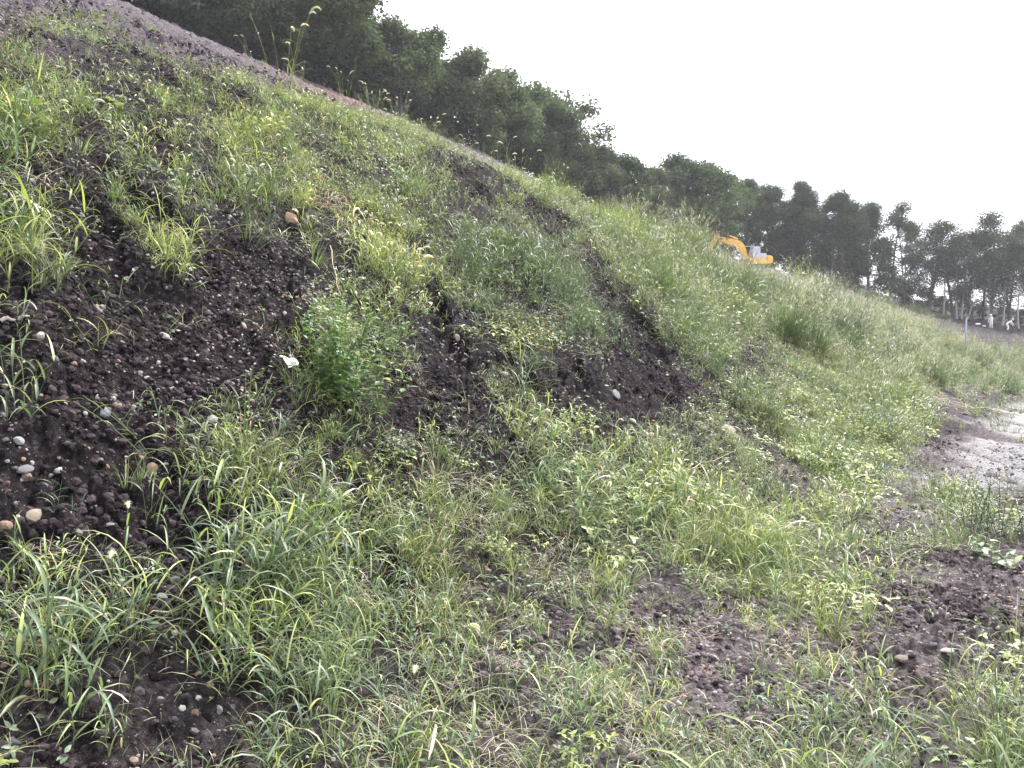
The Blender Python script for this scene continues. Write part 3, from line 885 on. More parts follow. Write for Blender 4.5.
# ------------------------------------------------------------------ single stones
def stone(px, py, wpx, col, label, flat=.6, seed=0, cat="stone", name="stone", group=None):
    g = ground_at(px, py)
    d = (g - cam.location).length
    sz = wpx / FPX * d / 2
    t = rock(2, flat, 1000 + seed)
    me = np_mesh(name, t.V * sz, [t.Q, t.Tr], M_STONE, np.tile(np.array(col) * .52, (len(t.V), 1)), False)
    o = mesh_obj(name, me)
    o.location = g - Vector((0, 0, sz * .10))
    n = normals(np.array([g.x]), np.array([g.y]))[0]
    q = Vector(n).to_track_quat('Z', 'Y')
    o.rotation_mode = 'QUATERNION'
    rs = random.Random(seed)
    from mathutils import Quaternion
    o.rotation_quaternion = q @ Quaternion((0, 0, 1), rs.uniform(0, 6.28)) @ Quaternion((1, 0, 0), rs.uniform(-.3, .3))
    return tag(o, label, cat, group)
STONES = [
    (289, 221, 22, (.55, .36, .24), "flat orange-tan stone on dark soil below the yellow-green grass", .4),
    (104, 413, 16, (.27, .28, .31), "smooth blue-grey oval stone beside a round orange stone", .6),
    (119, 408, 12, (.45, .29, .19), "round orange-brown stone touching the blue-grey oval stone", .7),
    (98, 399, 7, (.65, .62, .58), "small white round pebble just above the blue-grey oval stone", .8),
    (101, 313, 16, (.30, .24, .22), "flat pinkish grey stone below the tuft at the left", .4),
    (40, 342, 11, (.55, .50, .44), "pale cream stone near the grey stick end", .8),
    (165, 339, 11, (.60, .57, .52), "oval white pebble on the bare soil below the bushy tuft", .5),
    (219, 339, 9, (.45, .34, .29), "small pink pebble at the upper right of the bare soil", .8),
    (243, 328, 11, (.42, .38, .34), "flat beige pebble on the dark slope above the pink one", .4),
    (147, 378, 7, (.60, .57, .52), "upper one of two white pebbles in mid bare soil", .7),
    (172, 392, 8, (.62, .58, .50), "cream pebble at the right end of the pebble row", .8),
    (53, 361, 12, (.22, .22, .25), "dark blue-grey stone under the bent grass stem", .7),
    (24, 468, 18, (.24, .24, .25), "flat grey slab stone half sunk at the left edge", .3),
    (19, 448, 10, (.42, .43, .44), "pale grey round stone above the sunken slab", .8),
    (34, 517, 19, (.45, .38, .28), "tan angular stone, largest on the soil at lower left", .5),
    (5, 526, 12, (.42, .28, .21), "reddish stone at the picture's left edge by the tan stone", .8),
    (77, 532, 10, (.30, .29, .28), "grey square-edged stone right of the tan angular stone", .9),
    (60, 474, 9, (.62, .60, .55), "small white stone below the broken sod", .7),
    (27, 483, 12, (.34, .24, .22), "dull red-brown stone beside the small white stone", .8),
    (152, 470, 15, (.38, .24, .17), "reddish brown stone among grass stems at the soil's edge", .7),
    (211, 421, 13, (.45, .46, .48), "whitish jagged lump of stone right of the pebbles", .5),
    (162, 598, 14, (.33, .33, .34), "large light grey pebble in the lower pebble patch", .5),
    (174, 585, 13, (.22, .22, .23), "dark grey pebble above the light grey one in the patch", .6),
    (201, 598, 13, (.24, .24, .25), "flat dark grey pebble at the right of the patch", .4),
    (165, 590, 7, (.55, .53, .50), "tiny pale pebble between two grey ones in the patch", .9),
    (505, 375, 11, (.52, .45, .38), "pale buff stone in the dark hollow in mid bank", .6),
    (457, 340, 10, (.50, .38, .28), "small orange-buff stone in the dark gap beside grass", .6),
    (616, 393, 18, (.30, .29, .29), "flat dusty grey stone lying across the dark scar", .3),
    (727, 431, 21, (.40, .36, .28), "rounded buff boulder at the foot of the bank", .7),
    (703, 429, 10, (.25, .2, .18), "small brown stone left of the rounded buff boulder", .7),
    (787, 650, 8, (.45, .32, .28), "small pinkish stone on the grey soil at lower right", .7),
    (938, 721, 11, (.50, .42, .34), "light tan flat stone on the path at bottom right", .5),
    (947, 664, 12, (.48, .42, .36), "long pale stone lying on the path beside dark clods", .3),
    (903, 664, 14, (.33, .27, .22), "brown flat stone by the dark hollow of the path", .4),
    (651, 630, 11, (.60, .58, .55), "white stone on the dark bare patch among grass", .6),
]
for i_, (px, py, w, c, lb, fl) in enumerate(STONES):
    stone(px, py, w, c, lb, fl, i_)

# clods of dark earth big enough to be seen singly
CL = [(505, 0, 0)]
# crumpled white paper and plastic
def scrap(px, py, wpx, label, seed, name="paper_scrap", cat="litter"):
    g = ground_at(px, py); d = (g - cam.location).length; w = wpx / FPX * d
    rs = np.random.default_rng(seed); n = 9
    gx, gy = np.meshgrid(np.linspace(-.5, .5, n), np.linspace(-.35, .35, n))
    z = (fbm(gx * 4 + seed, gy * 4, 3, seed) - .5) * .5
    k = 1 + .25 * np.sin(np.arctan2(gy, gx) * 3 + seed)
    V = np.stack([gx * k, gy * k, z], 2).reshape(-1, 3) * w
    I = np.arange(n * n).reshape(n, n)
    Q = np.stack([I[:-1, :-1], I[1:, :-1], I[1:, 1:], I[:-1, 1:]], 2).reshape(-1, 4)
    me = np_mesh(name, V, [Q], plain_mat(name, (.78, .78, .78), .6, var=.06), None, False)
    o = mesh_obj(name, me); sm = o.modifiers.new("thick", 'SOLIDIFY'); sm.thickness = .0012
    o.location = g + Vector((.02, -.04, .04 * w / .05 * .5 + .04)); o.rotation_euler = (.7, .1, seed)
    return tag(o, label, cat)
scrap(289, 377, 16, "crumpled white paper scrap beside the dark green leafy weed", 1)
scrap(42, 229, 14, "small torn white scrap on the dark soil at upper left", 2)

# grey stick at the left edge, pale straw twigs
def twig(p0, p1, r, mat, name, label, cat="stick", lift=.02, fork=False):
    a = ground_at(*p0); b = ground_at(*p1)
    t = T(); n = 9
    tt = np.linspace(0, 1, n)
    A, B = np.array(a), np.array(b)
    pts = A + (B - A) * tt[:, None]
    hz = height(pts[:, 0], pts[:, 1])
    pts[:, 2] = hz * .5 + pts[:, 2] * .5 + lift + .01 * np.sin(tt * 9)
    pts[:, 0] += .008 * np.sin(tt * 14)
    org = pts[0].copy()
    stem(t, pts - org, r, r * .5, (1, 1, 1), 7)
    if fork:
        q = pts[5] - org
        stem(t, [q, q + np.array([.03, .01, .05]), q + np.array([.05, .01, .10])], r * .5, r * .25, (1, 1, 1), 5)
    t.done()
    me = np_mesh(name, t.V, [t.Q, t.Tr], mat)
    o = mesh_obj(name, me); o.location = org
    return tag(o, label, cat)
M_STICK = plain_mat("weathered_wood", (.30, .27, .26), .85, scale=60, var=.35, bump=.4)
M_STRAWS = plain_mat("straw_stem", (.42, .37, .25), .7, scale=60, var=.2)
twig((1, 334), (28, 324), .010, M_STICK, "stick", "weathered grey stick poking in at the left edge", fork=True)
twig((120, 652), (240, 590), .003, M_STRAWS, "straw_stalk", "long pale straw stalk slanting across the lower left soil", "stalk", .06)
twig((330, 250), (340, 300), .004, M_STRAWS, "straw_stalk", "thin dead stalk lying below the dense yellow-green grass", "stalk", .03)
twig((0, 730), (60, 690), .003, plain_mat("red_stem", (.26, .12, .10), .7), "runner_stem", "thin reddish runner stem on the soil at bottom left corner", "stem", .02)
twig((688, 476), (735, 456), .004, M_STRAWS, "straw_stalk", "short pale stalk lying in front of the buff boulder", "stalk", .05)

# ------------------------------------------------------------------ single plants
def plant_thing(name, px, py, parts, label, cat, hpx=None, tiltv=.25, yaw=None, group=None, sink=0.02):
    """parts: [(part name, template, material)], built at real size in metres or scaled to hpx pixels tall"""
    g = ground_at(px, py); d = (g - cam.location).length
    hmax = max(t.V[:, 2].max() for _, t, _ in parts)
    sc = (hpx / FPX * d / hmax) if hpx else 1.0
    e = empty(name, g - Vector((0, 0, sink)))
    n = Vector(normals(np.array([g.x]), np.array([g.y]))[0]) * tiltv + Vector((0, 0, 1 - tiltv))
    e.rotation_mode = 'QUATERNION'
    e.rotation_quaternion = n.to_track_quat('Z', 'Y')
    for pn, t, m in parts:
        if not isinstance(t, T): continue
        me = np_mesh(pn, t.V * sc, [t.Q, t.Tr], m, t.C)
        mesh_obj(pn, me, e)
    return tag(e, label, cat, group)
def split_grass(nc, H, nleaf, LL, LW, gc, spread=.06, lean=.5, segs=6, heads=0, yellow=.1, hl=.07, hw=.014, sr=.002):
    """stems, leaves (and seed heads) of one grass plant as separate parts"""
    lv = T(); sts = []; hds = []
    nh = 0
    for k in range(nc):
        st = T(); sts.append(st)
        a = rnd(0, 6.28); r = spread * math.sqrt(random.random()); yaw = a + rnd(-.6, .6)
        hh = H * rnd(.6, 1.1); ln = rnd(.1, lean)
        tt = np.linspace(0, 1, 7); off = ln * tt ** 1.5 * hh
        pts = np.stack([r * math.cos(a) + off * math.cos(yaw), r * math.sin(a) + off * math.sin(yaw), -.03 + hh * tt], 1)
        stem(st, pts, sr, sr * .6, vary(gc, .1), 5)
        ly = rnd(0, 6.28)
        for m in range(nleaf):
            f = (m + .5) / nleaf * .95; i = f * 6; j = min(int(i), 5); p = pts[j] * (1 - i + j) + pts[j + 1] * (i - j)
            ly += math.pi + rnd(-.7, .7)
            c = vary(gc, .22)
            if random.random() < yellow: c = vary(G_YEL, .2)
            blade(lv, p, ly, LL * rnd(.6, 1.15), LW * rnd(.75, 1.2), rnd(.8, 1.35), rnd(.8, 2.4), segs, 3, rnd(.2, .5), c, (c[0] * 1.2, c[1] * 1.08, c[2]), rnd(-1, 1))
        if heads and nh < heads:
            hd = T(); seed_head(hd, pts[-1], yaw, hl * rnd(.7, 1.15), hw, rnd(.7, 1.3), rnd(.8, 1.8), HEAD, 60); nh += 1; hds.append(hd)
    return [("stem", q.done(), M_LEAF) for q in sts] + [("leaves", lv.done(), M_LEAF)] + [("seed_head", q.done(), M_LEAF) for q in hds]
GP = "separate grass plants at the near edge of the slope"
NEARP = [
    (175, 275, dict(nc=16, H=.42, nleaf=4, LL=.3, LW=.010, gc=G_LIGHT, spread=.10, lean=.6), 88, "bright green bushy tuft standing alone on dark soil at upper left"),
    (268, 205, dict(nc=18, H=.35, nleaf=3, LL=.3, LW=.006, gc=G_MID, spread=.07, lean=.7), 62, "fine bladed grass tuft just above the flat orange-tan stone"),
    (20, 285, dict(nc=12, H=.4, nleaf=4, LL=.22, LW=.012, gc=G_LIGHT, spread=.14, lean=.8), 95, "pale green arching grass clump at the left edge above the stick"),
    (22, 415, dict(nc=5, H=.3, nleaf=4, LL=.2, LW=.013, gc=G_BLUE, spread=.05, lean=.9), 78, "drooping grass plant at the left edge beside the stone field"),
    (150, 530, dict(nc=4, H=.5, nleaf=3, LL=.3, LW=.014, gc=G_MID, spread=.03, lean=.7, yellow=.3), 95, "tall grass shoot with long arching leaves rising from the dark soil"),
    (60, 690, dict(nc=6, H=.35, nleaf=5, LL=.2, LW=.014, gc=G_BLUE, spread=.08, lean=.6, yellow=.2), 165, "broad-leaved bluish grass plant at the bottom left corner"),
    (115, 625, dict(nc=5, H=.4, nleaf=5, LL=.2, LW=.012, gc=G_MID, spread=.08, lean=.7, yellow=.2, heads=2), 120, "grass plant with yellow upright leaves below the pebble patch"),
    (330, 590, dict(nc=13, H=.45, nleaf=5, LL=.24, LW=.013, gc=G_BLUE, spread=.12, lean=.5), 150, "dense tall bluish-green grass clump left of the bank's foot"),
    (275, 560, dict(nc=8, H=.4, nleaf=5, LL=.22, LW=.013, gc=G_BLUE, spread=.1, lean=.6), 115, "grass clump at the right border of the dark bare soil"),
    (410, 560, dict(nc=12, H=.4, nleaf=4, LL=.24, LW=.010, gc=G_MID, spread=.12, lean=.6), 105, "deep green grass clump right of the tall bluish one"),
    (320, 700, dict(nc=22, H=.36, nleaf=3, LL=.34, LW=.007, gc=G_MID, spread=.10, lean=.9), 100, "flopped-over clump of long combed grass arching to the ground"),
    (240, 690, dict(nc=8, H=.32, nleaf=4, LL=.22, LW=.012, gc=G_BLUE, spread=.1, lean=.9), 85, "sprawling bluish grass plant left of the combed-over clump"),
    (525, 395, dict(nc=9, H=.4, nleaf=4, LL=.34, LW=.011, gc=G_BLUE, spread=.07, lean=.8), 70, "leaning blue-green grass clump in mid bank below the yellow herbs"),
    (590, 640, dict(nc=10, H=.35, nleaf=4, LL=.22, LW=.010, gc=G_MID, spread=.1, lean=.6), 85, "green grass clump left of the white stone on bare soil"),
    (830, 640, dict(nc=12, H=.4, nleaf=4, LL=.26, LW=.009, gc=G_LIGHT, spread=.07, lean=.35), 85, "upright slender grass clump standing on grey soil at lower right"),
    (830, 745, dict(nc=9, H=.3, nleaf=4, LL=.2, LW=.011, gc=G_BLUE, spread=.12, lean=.8), 90, "spreading bluish grass plant at the bottom near the path"),
    (1005, 740, dict(nc=12, H=.3, nleaf=4, LL=.22, LW=.008, gc=G_BLUE, spread=.1, lean=.7), 90, "fine grass clump in the bottom right corner"),
    (690, 545, dict(nc=22, H=.35, nleaf=3, LL=.28, LW=.005, gc=G_MID, spread=.08, lean=.7), 70, "fine haired tussock with brownish tips near the bank's foot"),
    (500, 690, dict(nc=7, H=.4, nleaf=3, LL=.28, LW=.010, gc=G_BLUE, spread=.06, lean=.6, heads=2), 110, "grass plant with two pale seed heads over straw litter"),
    (645, 735, dict(nc=7, H=.35, nleaf=4, LL=.24, LW=.013, gc=G_LIGHT, spread=.06, lean=.6), 85, "glossy yellow-green grass plant near the bottom middle"),
    (405, 765, dict(nc=5, H=.4, nleaf=4, LL=.3, LW=.012, gc=G_BLUE, spread=.05, lean=.5, heads=1), 130, "grass plant with thick pale stem rising from the bottom edge"),
    (100, 350, dict(nc=3, H=.2, nleaf=3, LL=.14, LW=.010, gc=G_LIGHT, spread=.03, lean=.9), 42, "low trailing grass sprig on bare soil above the pebbles"),
    (165, 455, dict(nc=9, H=.25, nleaf=4, LL=.12, LW=.008, gc=G_MID, spread=.09, lean=.9), 62, "ragged tuft with small leaves in the middle of the dark soil"),
]
for px, py, kw, hp, lb in NEARP:
    kw['LW'] *= .8
    plant_thing("grass_plant", px, py, split_grass(**kw), lb, "grass plant", hp * (.8 if py > 500 else .95), group=GP)

def split_herb(ns, H, nl, LL, LW, gc, lean=.4, branch=.5, sr=.003, spread=.12, yellow=.05):
    lv = T(); sts = []
    for k in range(ns):
        st = T(); sts.append(st)
        a = rnd(0, 6.28); hh = H * rnd(.55, 1.1); ln = rnd(.05, lean)
        b0 = np.array([spread * rnd(-1, 1), spread * rnd(-1, 1), -.02]); tt = np.linspace(0, 1, 6)
        pts = b0 + np.stack([math.cos(a) * ln * hh * tt ** 1.4, math.sin(a) * ln * hh * tt ** 1.4, hh * tt], 1)
        stem(st, pts, sr, sr * .5, vary(gc, .1), 5); ly = rnd(0, 6.28)
        for m in range(nl):
            f = .1 + .9 * (m + .5) / nl; i = f * 5; j = min(int(i), 4); p = pts[j] * (1 - i + j) + pts[j + 1] * (i - j)
            ly += 2.4 + rnd(-.3, .3); sz = (1 - .4 * f) * rnd(.7, 1.15)
            c = gc if random.random() > yellow else G_YEL
            if random.random() < branch:
                bl = hh * .28 * sz; q = p + np.array([math.cos(ly), math.sin(ly), .9]) * bl
                stem(st, [p, q], sr * .5, sr * .3, vary(gc, .1), 4)
                for w in range(4):
                    g = .3 + .25 * w; ovate(lv, p * (1 - g) + q * g, ly + rnd(-1.5, 1.5), rnd(-.1, .7), LL * sz * .75, LW * sz * .75, c, rnd(-.3, .3))
            ovate(lv, p, ly, rnd(-.2, .8), LL * sz, LW * sz, c, rnd(-.3, .3))
    return [("stem", q.done(), M_LEAF) for q in sts] + [("leaves", lv.done(), M_LEAF)]
plant_thing("leafy_weed", 345, 412, split_herb(20, .6, 14, .075, .045, (.11, .19, .06), .45, .6, .003, .18), "dark green broad-leaved weed bush beside the crumpled white paper", "weed bush", 125)
plant_thing("leafy_weed", 330, 345, split_herb(12, .6, 12, .06, .035, G_LIGHT, .4, .5, .003, .16), "lighter green leafy weed rising just behind the dark bush", "weed bush", 72)
plant_thing("leafy_weed", 985, 532, split_herb(22, .5, 12, .05, .022, (.055, .095, .035), .7, .6, .003, .22), "dark spreading weed bush beside the muddy track at the right", "weed bush", 62)
plant_thing("leafy_weed", 905, 560, split_herb(16, .35, 10, .04, .018, G_MID, .8, .5, .002, .2), "low green weed clump left of the dark track-side bush", "weed bush", 45)
plant_thing("leafy_weed", 1000, 562, split_herb(7, .15, 6, .06, .035, (.30, .36, .26), .9, .1, .002, .12, 0), "flat pale-leaved silvery weed below the dark track-side bush", "weed", 26)
plant_thing("leafy_weed", 244, 470, split_herb(2, .5, 10, .04, .018, G_LIGHT, .1, .3, .0025, .01), "single straight thin-stemmed weed standing in front of bare soil", "weed", 105)
plant_thing("leafy_weed", 540, 205, split_herb(7, .7, 16, .07, .020, (.16, .24, .05), .2, .3, .004, .12), "tall bright green weed sticking up from the crest grass", "weed", 50)
plant_thing("leafy_weed", 800, 290, split_herb(9, .9, 14, .14, .035, G_LIGHT, .45, .3, .006, .25), "large leafy weed on the crest to the right of the digger", "weed", 34)
plant_thing("leafy_weed", 565, 430, split_herb(18, .3, 8, .05, .03, G_YEL, .9, .5, .002, .25), "yellow-green low herb patch below the dark bare scar", "weed", 36)
plant_thing("leafy_weed", 520, 348, split_herb(18, .3, 9, .045, .02, (.20, .20, .05), .8, .5, .002, .25), "yellowish reddish-stemmed herb patch in mid bank over a hollow", "weed", 40)
plant_thing("leafy_weed", 395, 455, split_herb(16, .3, 7, .06, .028, (.12, .17, .08), .8, .4, .002, .25), "grey-green leafy weed patch below the dark weed bush", "weed", 34)
plant_thing("leafy_weed", 880, 305, split_herb(8, .7, 12, .12, .05, (.11, .20, .04), .5, .4, .005, .25), "bright green leafy weed low on the far grassy mound", "weed", 16)

# foxtail stalks standing up along the crest against the dark wood
FOX = [(283, 78, 58, 4, "tall foxtail stalks with pale heads, highest against the dark wood"),
       (300, 92, 48, 3, "few foxtail stalks right of the highest ones on the crest"),
       (375, 112, 30, 5, "bunch of nodding foxtail heads on the crest beside the bare strip"),
       (400, 118, 30, 6, "thickest bunch of nodding foxtail heads on the crest"),
       (432, 138, 26, 4, "small foxtail bunch just right of the thickest bunch"),
       (468, 152, 24, 2, "pair of short foxtails above the dark eroded scar"),
       (500, 168, 34, 4, "upright foxtail bunch left of the tall bright weed"),
       (518, 176, 30, 3, "foxtails next to the upright bunch, left of the bright weed"),
       (560, 190, 24, 4, "low foxtail bunch right of the tall bright weed"),
       (258, 66, 24, 2, "two foxtail heads at the top of the left grass"),
       (190, 105, 22, 7, "cluster of white foxtail heads on the bank at upper left"),
       (225, 92, 20, 5, "white foxtail heads right of the upper left cluster"),
       (125, 32, 26, 2, "foxtails on the bare ground at the very top left"),
       (345, 92, 24, 4, "foxtail heads in front of the reddish bare strip")]
for px, py, hp, nh, lb in FOX:
    plant_thing("foxtail_plant", px, py + 8, split_grass(nh + 2, .8, 2, .2, .009, G_LIGHT, .12, .45, 4, nh, .1, .11, .017, .0026), lb, "foxtail grass", hp + 8, group="foxtail stalks along the crest", tiltv=.1)

# ------------------------------------------------------------------ the wood
def tree_parts(H, cw, base_f, nleaf, lsz, col, seed, trunks=1, sparse=0., pale=False, low=False):
    """returns trunk template and crown template; crown made of leaf sprays round limb ends"""
    random.seed(seed); rs = np.random.default_rng(seed)
    tr, cr = T(), T()
    ends = []
    for q in range(trunks):
        lean = rnd(-.09, .14); la = rnd(0, 6.28); n = 8
        b0 = np.array([rnd(-.4, .4), rnd(-.4, .4), -.3]) * (trunks > 1) + np.array([0, 0, -.3 * (trunks == 1)])
        tt = np.linspace(0, 1, n)
        hh = H * rnd(.82, .92)
        pts = b0 + np.stack([math.cos(la) * lean * hh * tt + .12 * np.sin(tt * 6 + q), math.sin(la) * lean * hh * tt + .12 * np.cos(tt * 5), hh * tt], 1)
        stem(tr, pts, .02 * H * rnd(.55, .8), .02, (1, 1, 1), 7)
        nb = 26
        for k in range(nb):
            f = base_f + (1 - base_f) * (k + rnd(0, 1)) / nb
            i = f * (n - 1); j = min(int(i), n - 2); p = pts[j] * (1 - i + j) + pts[j + 1] * (i - j)
            g = (f - base_f) / (1 - base_f)
            ext = cw * (.5 + .75 * math.sin(math.pi * min(1, g * .8 + .18))) * rnd(.55, 1.05) * (1 - .45 * g ** 3)
            a = rnd(0, 6.28); up_ = rnd(.1, .7)
            e = p + np.array([math.cos(a) * ext, math.sin(a) * ext, ext * up_])
            m = (p + e) / 2 + rs.normal(0, .08, 3) * ext + [0, 0, -.05 * ext]
            stem(tr, [p, m, e], .0045 * H, .01, (1, 1, 1), 4)
            ends += [(e, 1.), (m * .35 + e * .65, .85), (e + rs.normal(0, .35, 3) * ext * .5, .8)]
            if g > .8: ends.append((pts[-1] + rs.normal(0, .3, 3), .8))
    ends = [e for e in ends if random.random() > sparse]
    E = np.array([e[0] for e in ends]); S = np.array([e[1] for e in ends])
    k = rs.integers(0, len(E), nleaf)
    dirs = rs.normal(size=(nleaf, 3)); dirs /= np.linalg.norm(dirs, axis=1)[:, None]
    rad_ = rs.random(nleaf) ** .5 * (cw * .42) * S[k]
    dirs[:, 2] *= .85
    C0 = E[k] + dirs * rad_[:, None]
    # leaves face outwards and upwards, loosely
    nrm = dirs * .6 + rs.normal(0, .6, (nleaf, 3)) + [0, 0, .5]; nrm /= np.linalg.norm(nrm, axis=1)[:, None]
    a = np.cross(nrm, rs.normal(size=(nleaf, 3))); a /= np.linalg.norm(a, axis=1)[:, None]; b = np.cross(nrm, a)
    s = lsz * rs.uniform(.5, 1.25, nleaf)
    Vq = np.stack([C0 - a * s[:, None], C0 - b * s[:, None] * .5 + nrm * s[:, None] * .15, C0 + a * s[:, None], C0 + b * s[:, None] * .5 + nrm * s[:, None] * .15], 1)
    kc = 1 + .7 * (rs.random(len(E))[k] - .5) + .3 * (rs.random(nleaf) - .5)
    Cc = np.array(col)[None] * kc[:, None]
    F = np.arange(nleaf * 4).reshape(-1, 4)
    keep = C0[:, 2] > .1
    cr.add(Vq.reshape(-1, 3), F[keep], np.repeat(Cc, 4, 0))
    return tr.done(), cr.done()
TREE_SPECS = {
    'bushy': [dict(H=7.6, cw=2.5, base_f=.02, nleaf=12500, lsz=.14, col=c, sparse=0.) for c in ((.056, .082, .046), (.080, .108, .060), (.045, .066, .042), (.100, .120, .075))],
    'tall': [dict(H=11.0, cw=2.3, base_f=.10, nleaf=15000, lsz=.105, col=c, sparse=.1) for c in ((.040, .060, .028), (.050, .072, .032), (.034, .050, .026))],
    'sparse': [dict(H=12.0, cw=2.8, base_f=.15, nleaf=9500, lsz=.10, col=c, sparse=.25) for c in ((.042, .058, .034), (.038, .054, .030), (.050, .064, .036))],
    'under': [dict(H=3.2, cw=1.7, base_f=.05, nleaf=2600, lsz=.13, col=c, sparse=0.) for c in ((.028, .042, .022), (.036, .050, .026))],
}
TREES = {}
for kd, lst in TREE_SPECS.items():
    TREES[kd] = []
    for q, kw in enumerate(lst):
        a, b = tree_parts(seed=50 + q * 7 + len(kd), **kw)
        TREES[kd].append((np_mesh("trunk", a.V, [a.Q, a.Tr], M_BARK), np_mesh("crown", b.V, [b.Q], M_TREE, b.C, False), kw['H']))
a, b = tree_parts(12.0, 2.2, .5, 1500, .15, (.045, .058, .036), 99, 1, .3)
TREES['pale'] = [(np_mesh("trunk", a.V, [a.Q, a.Tr], M_PALEBARK), np_mesh("crown", b.V, [b.Q], M_TREE, b.C, False), 12.0)]
random.seed(11)
BANDS = [(-999, 40, "beyond the slope's top left corner"), (40, 135, "above the start of the bare strip"), (135, 230, "above the bare strip at top left"), (230, 330, "behind the tallest foxtail stalks"),
         (330, 375, "behind the first nodding foxtail bunch"), (375, 420, "behind the thickest nodding foxtail bunch"), (420, 460, "just right of the thickest foxtails"), (460, 500, "behind the pair of short foxtails"), (500, 545, "behind the bright green crest weed"), (545, 590, "just right of the bright crest weed"),
         (590, 640, "midway from crest weed to digger"), (640, 690, "left of the digger's arm"), (690, 740, "behind the digger's raised arm"), (740, 765, "behind the digger's cab"), (765, 790, "just right of the digger"),
         (790, 830, "above the large crest weed"), (830, 870, "above the heap of reddish earth"), (870, 905, "just right of the reddish earth heap"), (905, 940, "left of the metal post"), (940, 962, "just left behind the metal post"), (962, 980, "just right behind the metal post"),
         (980, 998, "behind the standing person in white"), (998, 1030, "behind the bending person in white"), (1030, 9999, "past both people in white")]
LOOK = {'bare': "grey half-bare tree with thin pale limbs", 'bushy': "dense bushy tree", 'tall': "tall dark tree", 'sparse': "tall thin-crowned tree", 'under': "low dark bush", 'pale': "slim pale-trunked tree"}
ROWS = ["in the front row", "in the second row", "in the third row", "in the back row"]
def HMEAN(px): return float(np.interp(px, HX, HH))
def add_tree(kind, px, back, hgt, zone, q=None, name="broadleaf_tree", row=0):
    d = float(np.interp(px, TX, TD)) + back
    x = (px - 512) / FPX * d
    y = d
    z = h1(x, y, False)
    tr, cr, H = random.choice(TREES[kind]) if q is None else TREES[kind][q]
    e = empty(name, (x, y, z - .05), rnd(0, 6.28))
    s = hgt / H
    w_ = rnd(.9, 1.15)
    for nme, me in (("trunk", tr), ("crown", cr)):
        o = mesh_obj(nme, me, e); o.scale = (s * w_, s * w_, s)
    band = [b for b in BANDS if b[0] <= px < b[1]][0][2]
    rowt = "" if kind in ('under', 'pale', 'bare') else " " + ROWS[row]
    size = "" if kind in ('pale', 'bare') else "smaller " if hgt < HMEAN(px) * .90 and kind != 'under' else ""
    lab = (size + LOOK[kind] + rowt + " " + band).replace("wood's edge beyond", "edge beyond")
    tag(e, lab, "bush" if kind == 'under' else "tree", LOOK[kind].replace("bush", "bushe" if kind == "under" else "bush") + "s " + band)
    return e
HX = [-200, 0, 150, 300, 400, 470, 530, 560, 600, 650, 700, 750, 800, 850, 900, 930, 970, 1024, 1200]
HH = [11, 11, 11, 10.4, 9.0, 9.3, 9.2, 8.4, 7.4, 7.6, 10.6, 13.2, 14.2, 15.4, 14.6, 13.2, 15.2, 15.2, 15]
for row, back in enumerate((0, 3.5, 7.5, 12)):
    px = -190 + row * 9
    while px < 1130:
        d = float(np.interp(px, TX, TD)) + back
        hgt = float(np.interp(px, HX, HH))
        step = (2.6 if px < 720 else 2.7) * rnd(.8, 1.2) / d * FPX
        zone = 'left' if px < 440 else 'mid' if px < 700 else 'digger' if px < 870 else 'right'
        if not (zone == 'right' and row >= 2) and not (zone == 'digger' and row == 3):
            if not (row == 3 and px < 640):
                kind = {'left': 'bushy', 'mid': 'bushy', 'digger': 'tall', 'right': 'tall' if (px < 915 and row) else 'sparse'}[zone]
                add_tree(kind, px, back + rnd(-1, 1), hgt * rnd(.88, 1.03) * (1 - .02 * back), zone, row=row)
        px += step * (1.0 if row == 0 else 1.5)
px = -180
while px < 1120:
    d = float(np.interp(px, TX, TD))
    add_tree('under', px, rnd(1, 9), rnd(1.6, 3.2), 'under', name="bush")
    px += 2.3 * rnd(.7, 1.3) / d * FPX * (1 if px > 640 else 1.6)
a, b = tree_parts(8.0, 2.6, .12, 1100, .10, (.16, .16, .14), 123, 3, 0)
TREES['bare'] = [(np_mesh("trunk", a.V, [a.Q, a.Tr], plain_mat("grey_bark", (.15, .145, .14), .9, scale=12, var=.3, bump=.4, spec=.1)), np_mesh("crown", b.V, [b.Q], M_TREE, b.C, False), 8.0)]
random.seed(12)
for p_, h_ in ((283, 8.5), (306, 8.8), (398, 7.6), (560, 8.2)): add_tree('bare', p_, .5, h_, 'left', 0)
for p_ in (955, 962, 988, 1003, 1018, 943):
    add_tree('pale', p_, -1.0, rnd(10, 12), 'pale', 0)
# a bare grey vine-hung tree near the left of the wood and a taller one
e = add_tree('bushy', 545, 5, 11.2, 'mid'); e["label"] = "tallest dark tree poking above the middle of the wood"; del e["group"]

# trees that would read alike are told apart by their order along the wood
same = {}
for o in list(COL.objects):
    if o.get("category") in ("tree", "bush") and o.parent is None: same.setdefault(o["label"], []).append(o)
for lb, os_ in same.items():
    if 2 <= len(os_) <= 3 and len(lb.split()) < 16:
        os_.sort(key=lambda o: o.location.x / o.location.y)
        for o, w in zip(os_, ("leftmost", "rightmost") if len(os_) == 2 else ("leftmost", "middle", "rightmost")): o["label"] = w + " " + lb

